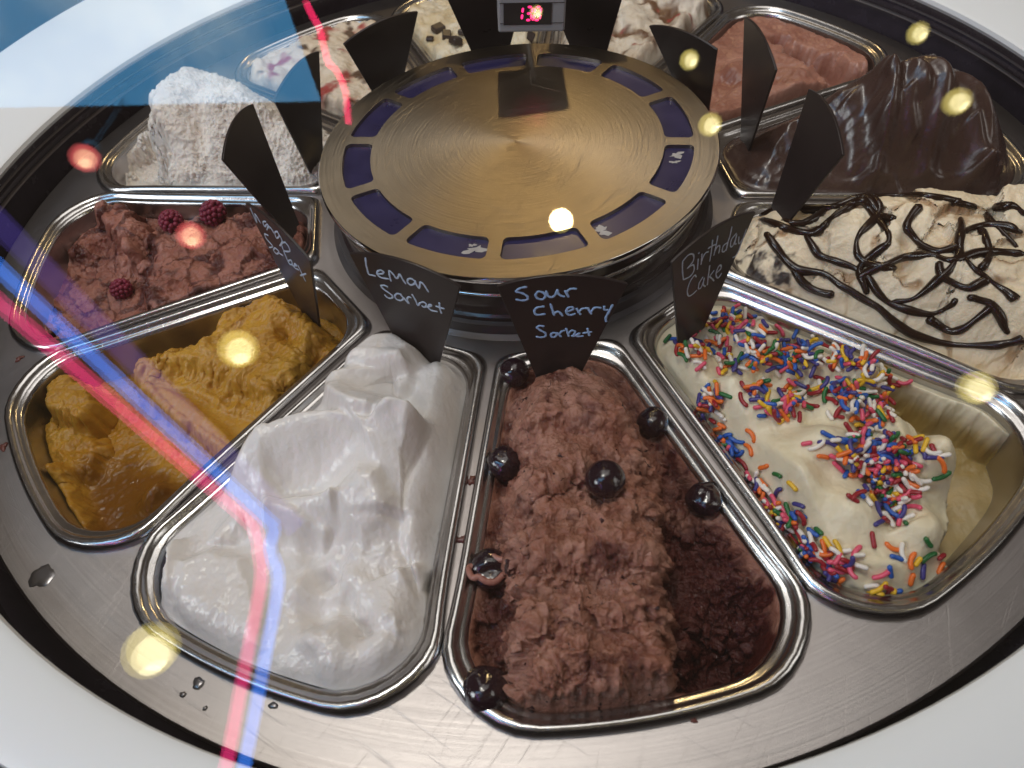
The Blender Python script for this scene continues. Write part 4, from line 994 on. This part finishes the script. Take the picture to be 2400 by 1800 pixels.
for i, (q, nr) in enumerate(spr):
    k = rg.choices(names, [12, 12, 13, 10, 8, 12, 10, 22])[0]; si = rg.choices(range(5), [3, 2, 3, 2, 1.5])[0]
    near = sum(1 for w in placed[-160:] if abs(w[0]-q[0]) < .028 and abs(w[1]-q[1]) < .028)
    placed.append(q)
    z = Vector(nr); xx = Vector((rg.gauss(0, 1), rg.gauss(0, 1), rg.gauss(0, .2))); xx = (xx-z*xx.dot(z)).normalized(); yy = z.cross(xx)
    tl_ = rg.gauss(0, .12)+(.12*near if near else 0)
    xx = (xx*math.cos(tl_)+z*math.sin(tl_)).normalized(); z = xx.cross(yy)
    pos = Vector(q)+Vector(nr)*(.007+.010*min(near, 3))
    Mx = Matrix(((xx.x, yy.x, z.x, pos.x*S), (xx.y, yy.y, z.y, pos.y*S), (xx.z, yy.z, z.z, pos.z*S), (0, 0, 0, 1)))
    if i < 300:
        o = bpy.data.objects.new('sprinkle', SME[k, si]); col.objects.link(o); o.matrix_world = Mx
        tag(o, k+' sugar sprinkle lying on the cream birthday cake gelato', 'sprinkle', k+' sprinkles on the birthday cake gelato')
    else:
        V, Fc = SHAPES[si]; vs, fs = acc[k]; b0 = len(vs)
        vs += [tuple((Mx @ (Vector(v)*S))/S) for v in V]; fs += [tuple(j+b0 for j in f) for f in Fc]
vs, fs, mi = [], [], []
for ki, k in enumerate(names):
    b0 = len(vs); vs += acc[k][0]; fs += [tuple(j+b0 for j in f) for f in acc[k][1]]; mi += [ki]*len(acc[k][1])
o = obj('sprinkles', vs, fs, None); [o.data.materials.append(SPM[k]) for k in names]; o.data.polygons.foreach_set('material_index', mi)
tag(o, 'mixed coloured sprinkles heaped towards the inner end of the cream gelato', 'sprinkles', kind='stuff')

# ------------------------------------------------------------------ crumbs and drops on the steel
mcr = plain('dried_sorbet', (0.16, 0.05, 0.04), .35, var=.3)
mw = plain('water_drop', (0.20, 0.19, 0.195), .28, metal=.8)
def dome(cx, cy, r, z, hgt, seed, k=.3, st=1.0):
    ol = blob2d(0, 0, r, z, seed, k); loops = []
    for f, hh in ((1, 0), (.85, .55), (.6, .85), (.3, 1.0)): loops.append([(q[0]*f*st, q[1]*f, hgt*hh) for q in ol])
    return loft(loops, cap1=True)
for i, (x, y, r, w) in enumerate([(1018, 1038, .020, 'beside the middle of the lemon pan'), (1000, 1165, .022, 'between the lemon and sour cherry pans'), (948, 1395, .020, 'by the lemon pan corner'), (42, 775, .018, 'below the raspberry pan'), (8, 965, .02, 'beside the mango pan'), (1495, 1552, .016, 'below the sour cherry pan')]):
    p = bpd(x, y, ZP+.002)
    tag(obj('dried_crumb', *dome(0, 0, r, 0, .010, i+20, .6, 1.1), mcr, loc=p), 'small reddish crumb of dried sorbet on the steel '+w, 'crumb', 'crumbs on the steel plate')
for i, (x, y, r, st, w) in enumerate([(400, 1400, .030, 1.5, 'splayed, by the lemon pan edge'), (428, 1476, .026, .8, 'long and dark, near the counter rim'), (395, 1500, .010, 1.5, 'tiny, among larger drops'), (443, 1530, .009, 1, 'tiny, closest to the counter rim'), (590, 1524, .013, 1.4, 'round, touching the lemon pan rim'), (90, 1245, .055, .9, 'broad flat, below the mango pan')]):
    p = bpd(x, y, ZP+.002)
    tag(obj('water_drop', *dome(0, 0, r, 0, .006, i+40, .22, st), mw, loc=p), 'water drop on the steel plate, '+w, 'drop', 'water drops on the steel plate')

# ------------------------------------------------------------------ lamps seen only as reflections in the glass
def mirror(p):
    d = (p-gp)@gn; return p-2*d*gn
def globe_mat(name, c, st):
    m, nt, b, N, L = new_mat(name); N.remove(b); e = N.new('ShaderNodeEmission'); e.inputs[0].default_value = (*c, 1); e.inputs[1].default_value = st
    t = N.new('ShaderNodeBsdfTransparent'); mx = N.new('ShaderNodeMixShader'); mx.inputs[0].default_value = .5
    L.new(t.outputs[0], mx.inputs[1]); L.new(e.outputs[0], mx.inputs[2]); L.new(mx.outputs[0], N['Material Output'].inputs[0]); return m
mb = globe_mat('warm_globe', (1.0, 0.82, 0.22), 7.0); mb2 = globe_mat('red_globe', (1.0, 0.16, 0.16), 8.0); mcore = emit('filament', (1.0, 0.88, 0.5), 40); mcore2 = emit('red_filament', (1.0, 0.62, 0.36), 34)
BU = [(1212, 478, 23, 0), (1535, 268, 22, 0), (1490, 128, 18, 0), (1985, 70, 17, 0), (2070, 218, 22, 0), (512, 754, 38, 0), (2113, 838, 30, 0), (322, 1408, 46, 0), (410, 508, 26, 1), (180, 340, 24, 1), (1158, 26, 12, 0)]
for i, (x, y, r, kind) in enumerate(BU):
    R_ = 0.28; dist = FPX/D2*R_/r
    p = mirror(CAM+ray(x*D2, y*D2)*dist)
    o = empty('light_bulb', p)
    tag(o, ('red tinted' if kind else 'warm glowing')+' globe bulb hanging above the counter, seen reflected in the glass', 'bulb', ('red tinted' if kind else 'warm')+' bulbs reflected in the glass')
    obj('globe', SV*R_, SF, mb2 if kind else mb, o); obj('glow_cap', SV*R_*.88, SF, mb2 if kind else mb, o); obj('filament', SV*R_*.66*np.array([1, 1, 1.1])+np.array([.03, 0, -.05]), SF, mcore2 if kind else mcore, o)
    obj('socket', *lathe([(.16, .2), (.16, .45), (.05, .5), (.02, .52), (.02, 2.5)], 16), M['drum'], o)
def neon(name, pts, dist, w, c, s, label):
    pp = [mirror(CAM+ray(x*D2, y*D2)*dist) for x, y in pts]
    V, Fc = tube(catmull(pp, 6) if len(pp) > 2 else pp, w*dist*D2/FPX/2, 10)
    return tag(obj(name, V, Fc, emit(label.split()[0]+'_neon', c, s)), label, 'neon tube', None)
neon('neon_tube', [(-150, 535), (0, 662), (300, 922), (520, 1115), (548, 1150), (556, 1190), (560, 1260), (530, 1420), (500, 1580), (478, 1700)], 9.5, 24, (1.0, 0.05, 0.24), 8, 'pink glowing neon tube, bent, seen reflected in the glass')
neon('neon_tube', [(-150, 445), (0, 588), (300, 870), (560, 1112), (588, 1145), (580, 1190), (598, 1260), (570, 1420), (540, 1580), (515, 1700)], 9.5, 24, (0.06, 0.25, 1.0), 9, 'blue glowing neon tube, bent, seen reflected in the glass')
neon('neon_tube', [(-150, 340), (0, 490), (250, 745), (510, 1010), (640, 1145)], 11, 40, (0.26, 0.18, 0.85), 1.8, 'violet wide tube added as the second-pane ghost of the neon reflection')  # added tube imitates a doubled neon reflection from a second pane
z5 = [(510, 0), (560, 120), (640, 260), (680, 400), (740, 640), (790, 680), (860, 780), (920, 950), (940, 1150), (950, 1280)]
neon('neon_tube', [((600+x/4.424)/D2, (y/4.424)/D2) for x, y in z5], 14, 13, (1.0, 0.03, 0.14), 12, 'red wavy neon tube seen reflected in the glass')
# window with sky
ms, nt, b, N, L = new_mat('sky_through_window')
b.inputs['Base Color'].default_value = (0, 0, 0, 1)
sk = ramp(N, L, noise(N, L, coords(N, L), 0.16, 4, .6), [(0.42, (0.10, 0.38, 0.72)), (0.66, (0.62, 0.84, 1.0))]); L.new(sk, b.inputs['Emission Color']); b.inputs['Emission Strength'].default_value = 6.5
q = [mirror(CAM+ray(x*D2, y*D2)*24) for x, y in ((-420, -330), (560, -150), (690, 215), (-300, 235))]
o = obj('shop_window', q+[v+gn*0.1 for v in q], [(0, 1, 2, 3), (7, 6, 5, 4), (0, 4, 5, 1), (1, 5, 6, 2), (2, 6, 7, 3), (3, 7, 4, 0)], ms, smooth=False)
tag(o, 'bright window with blue sky, seen reflected in the glass', 'window')
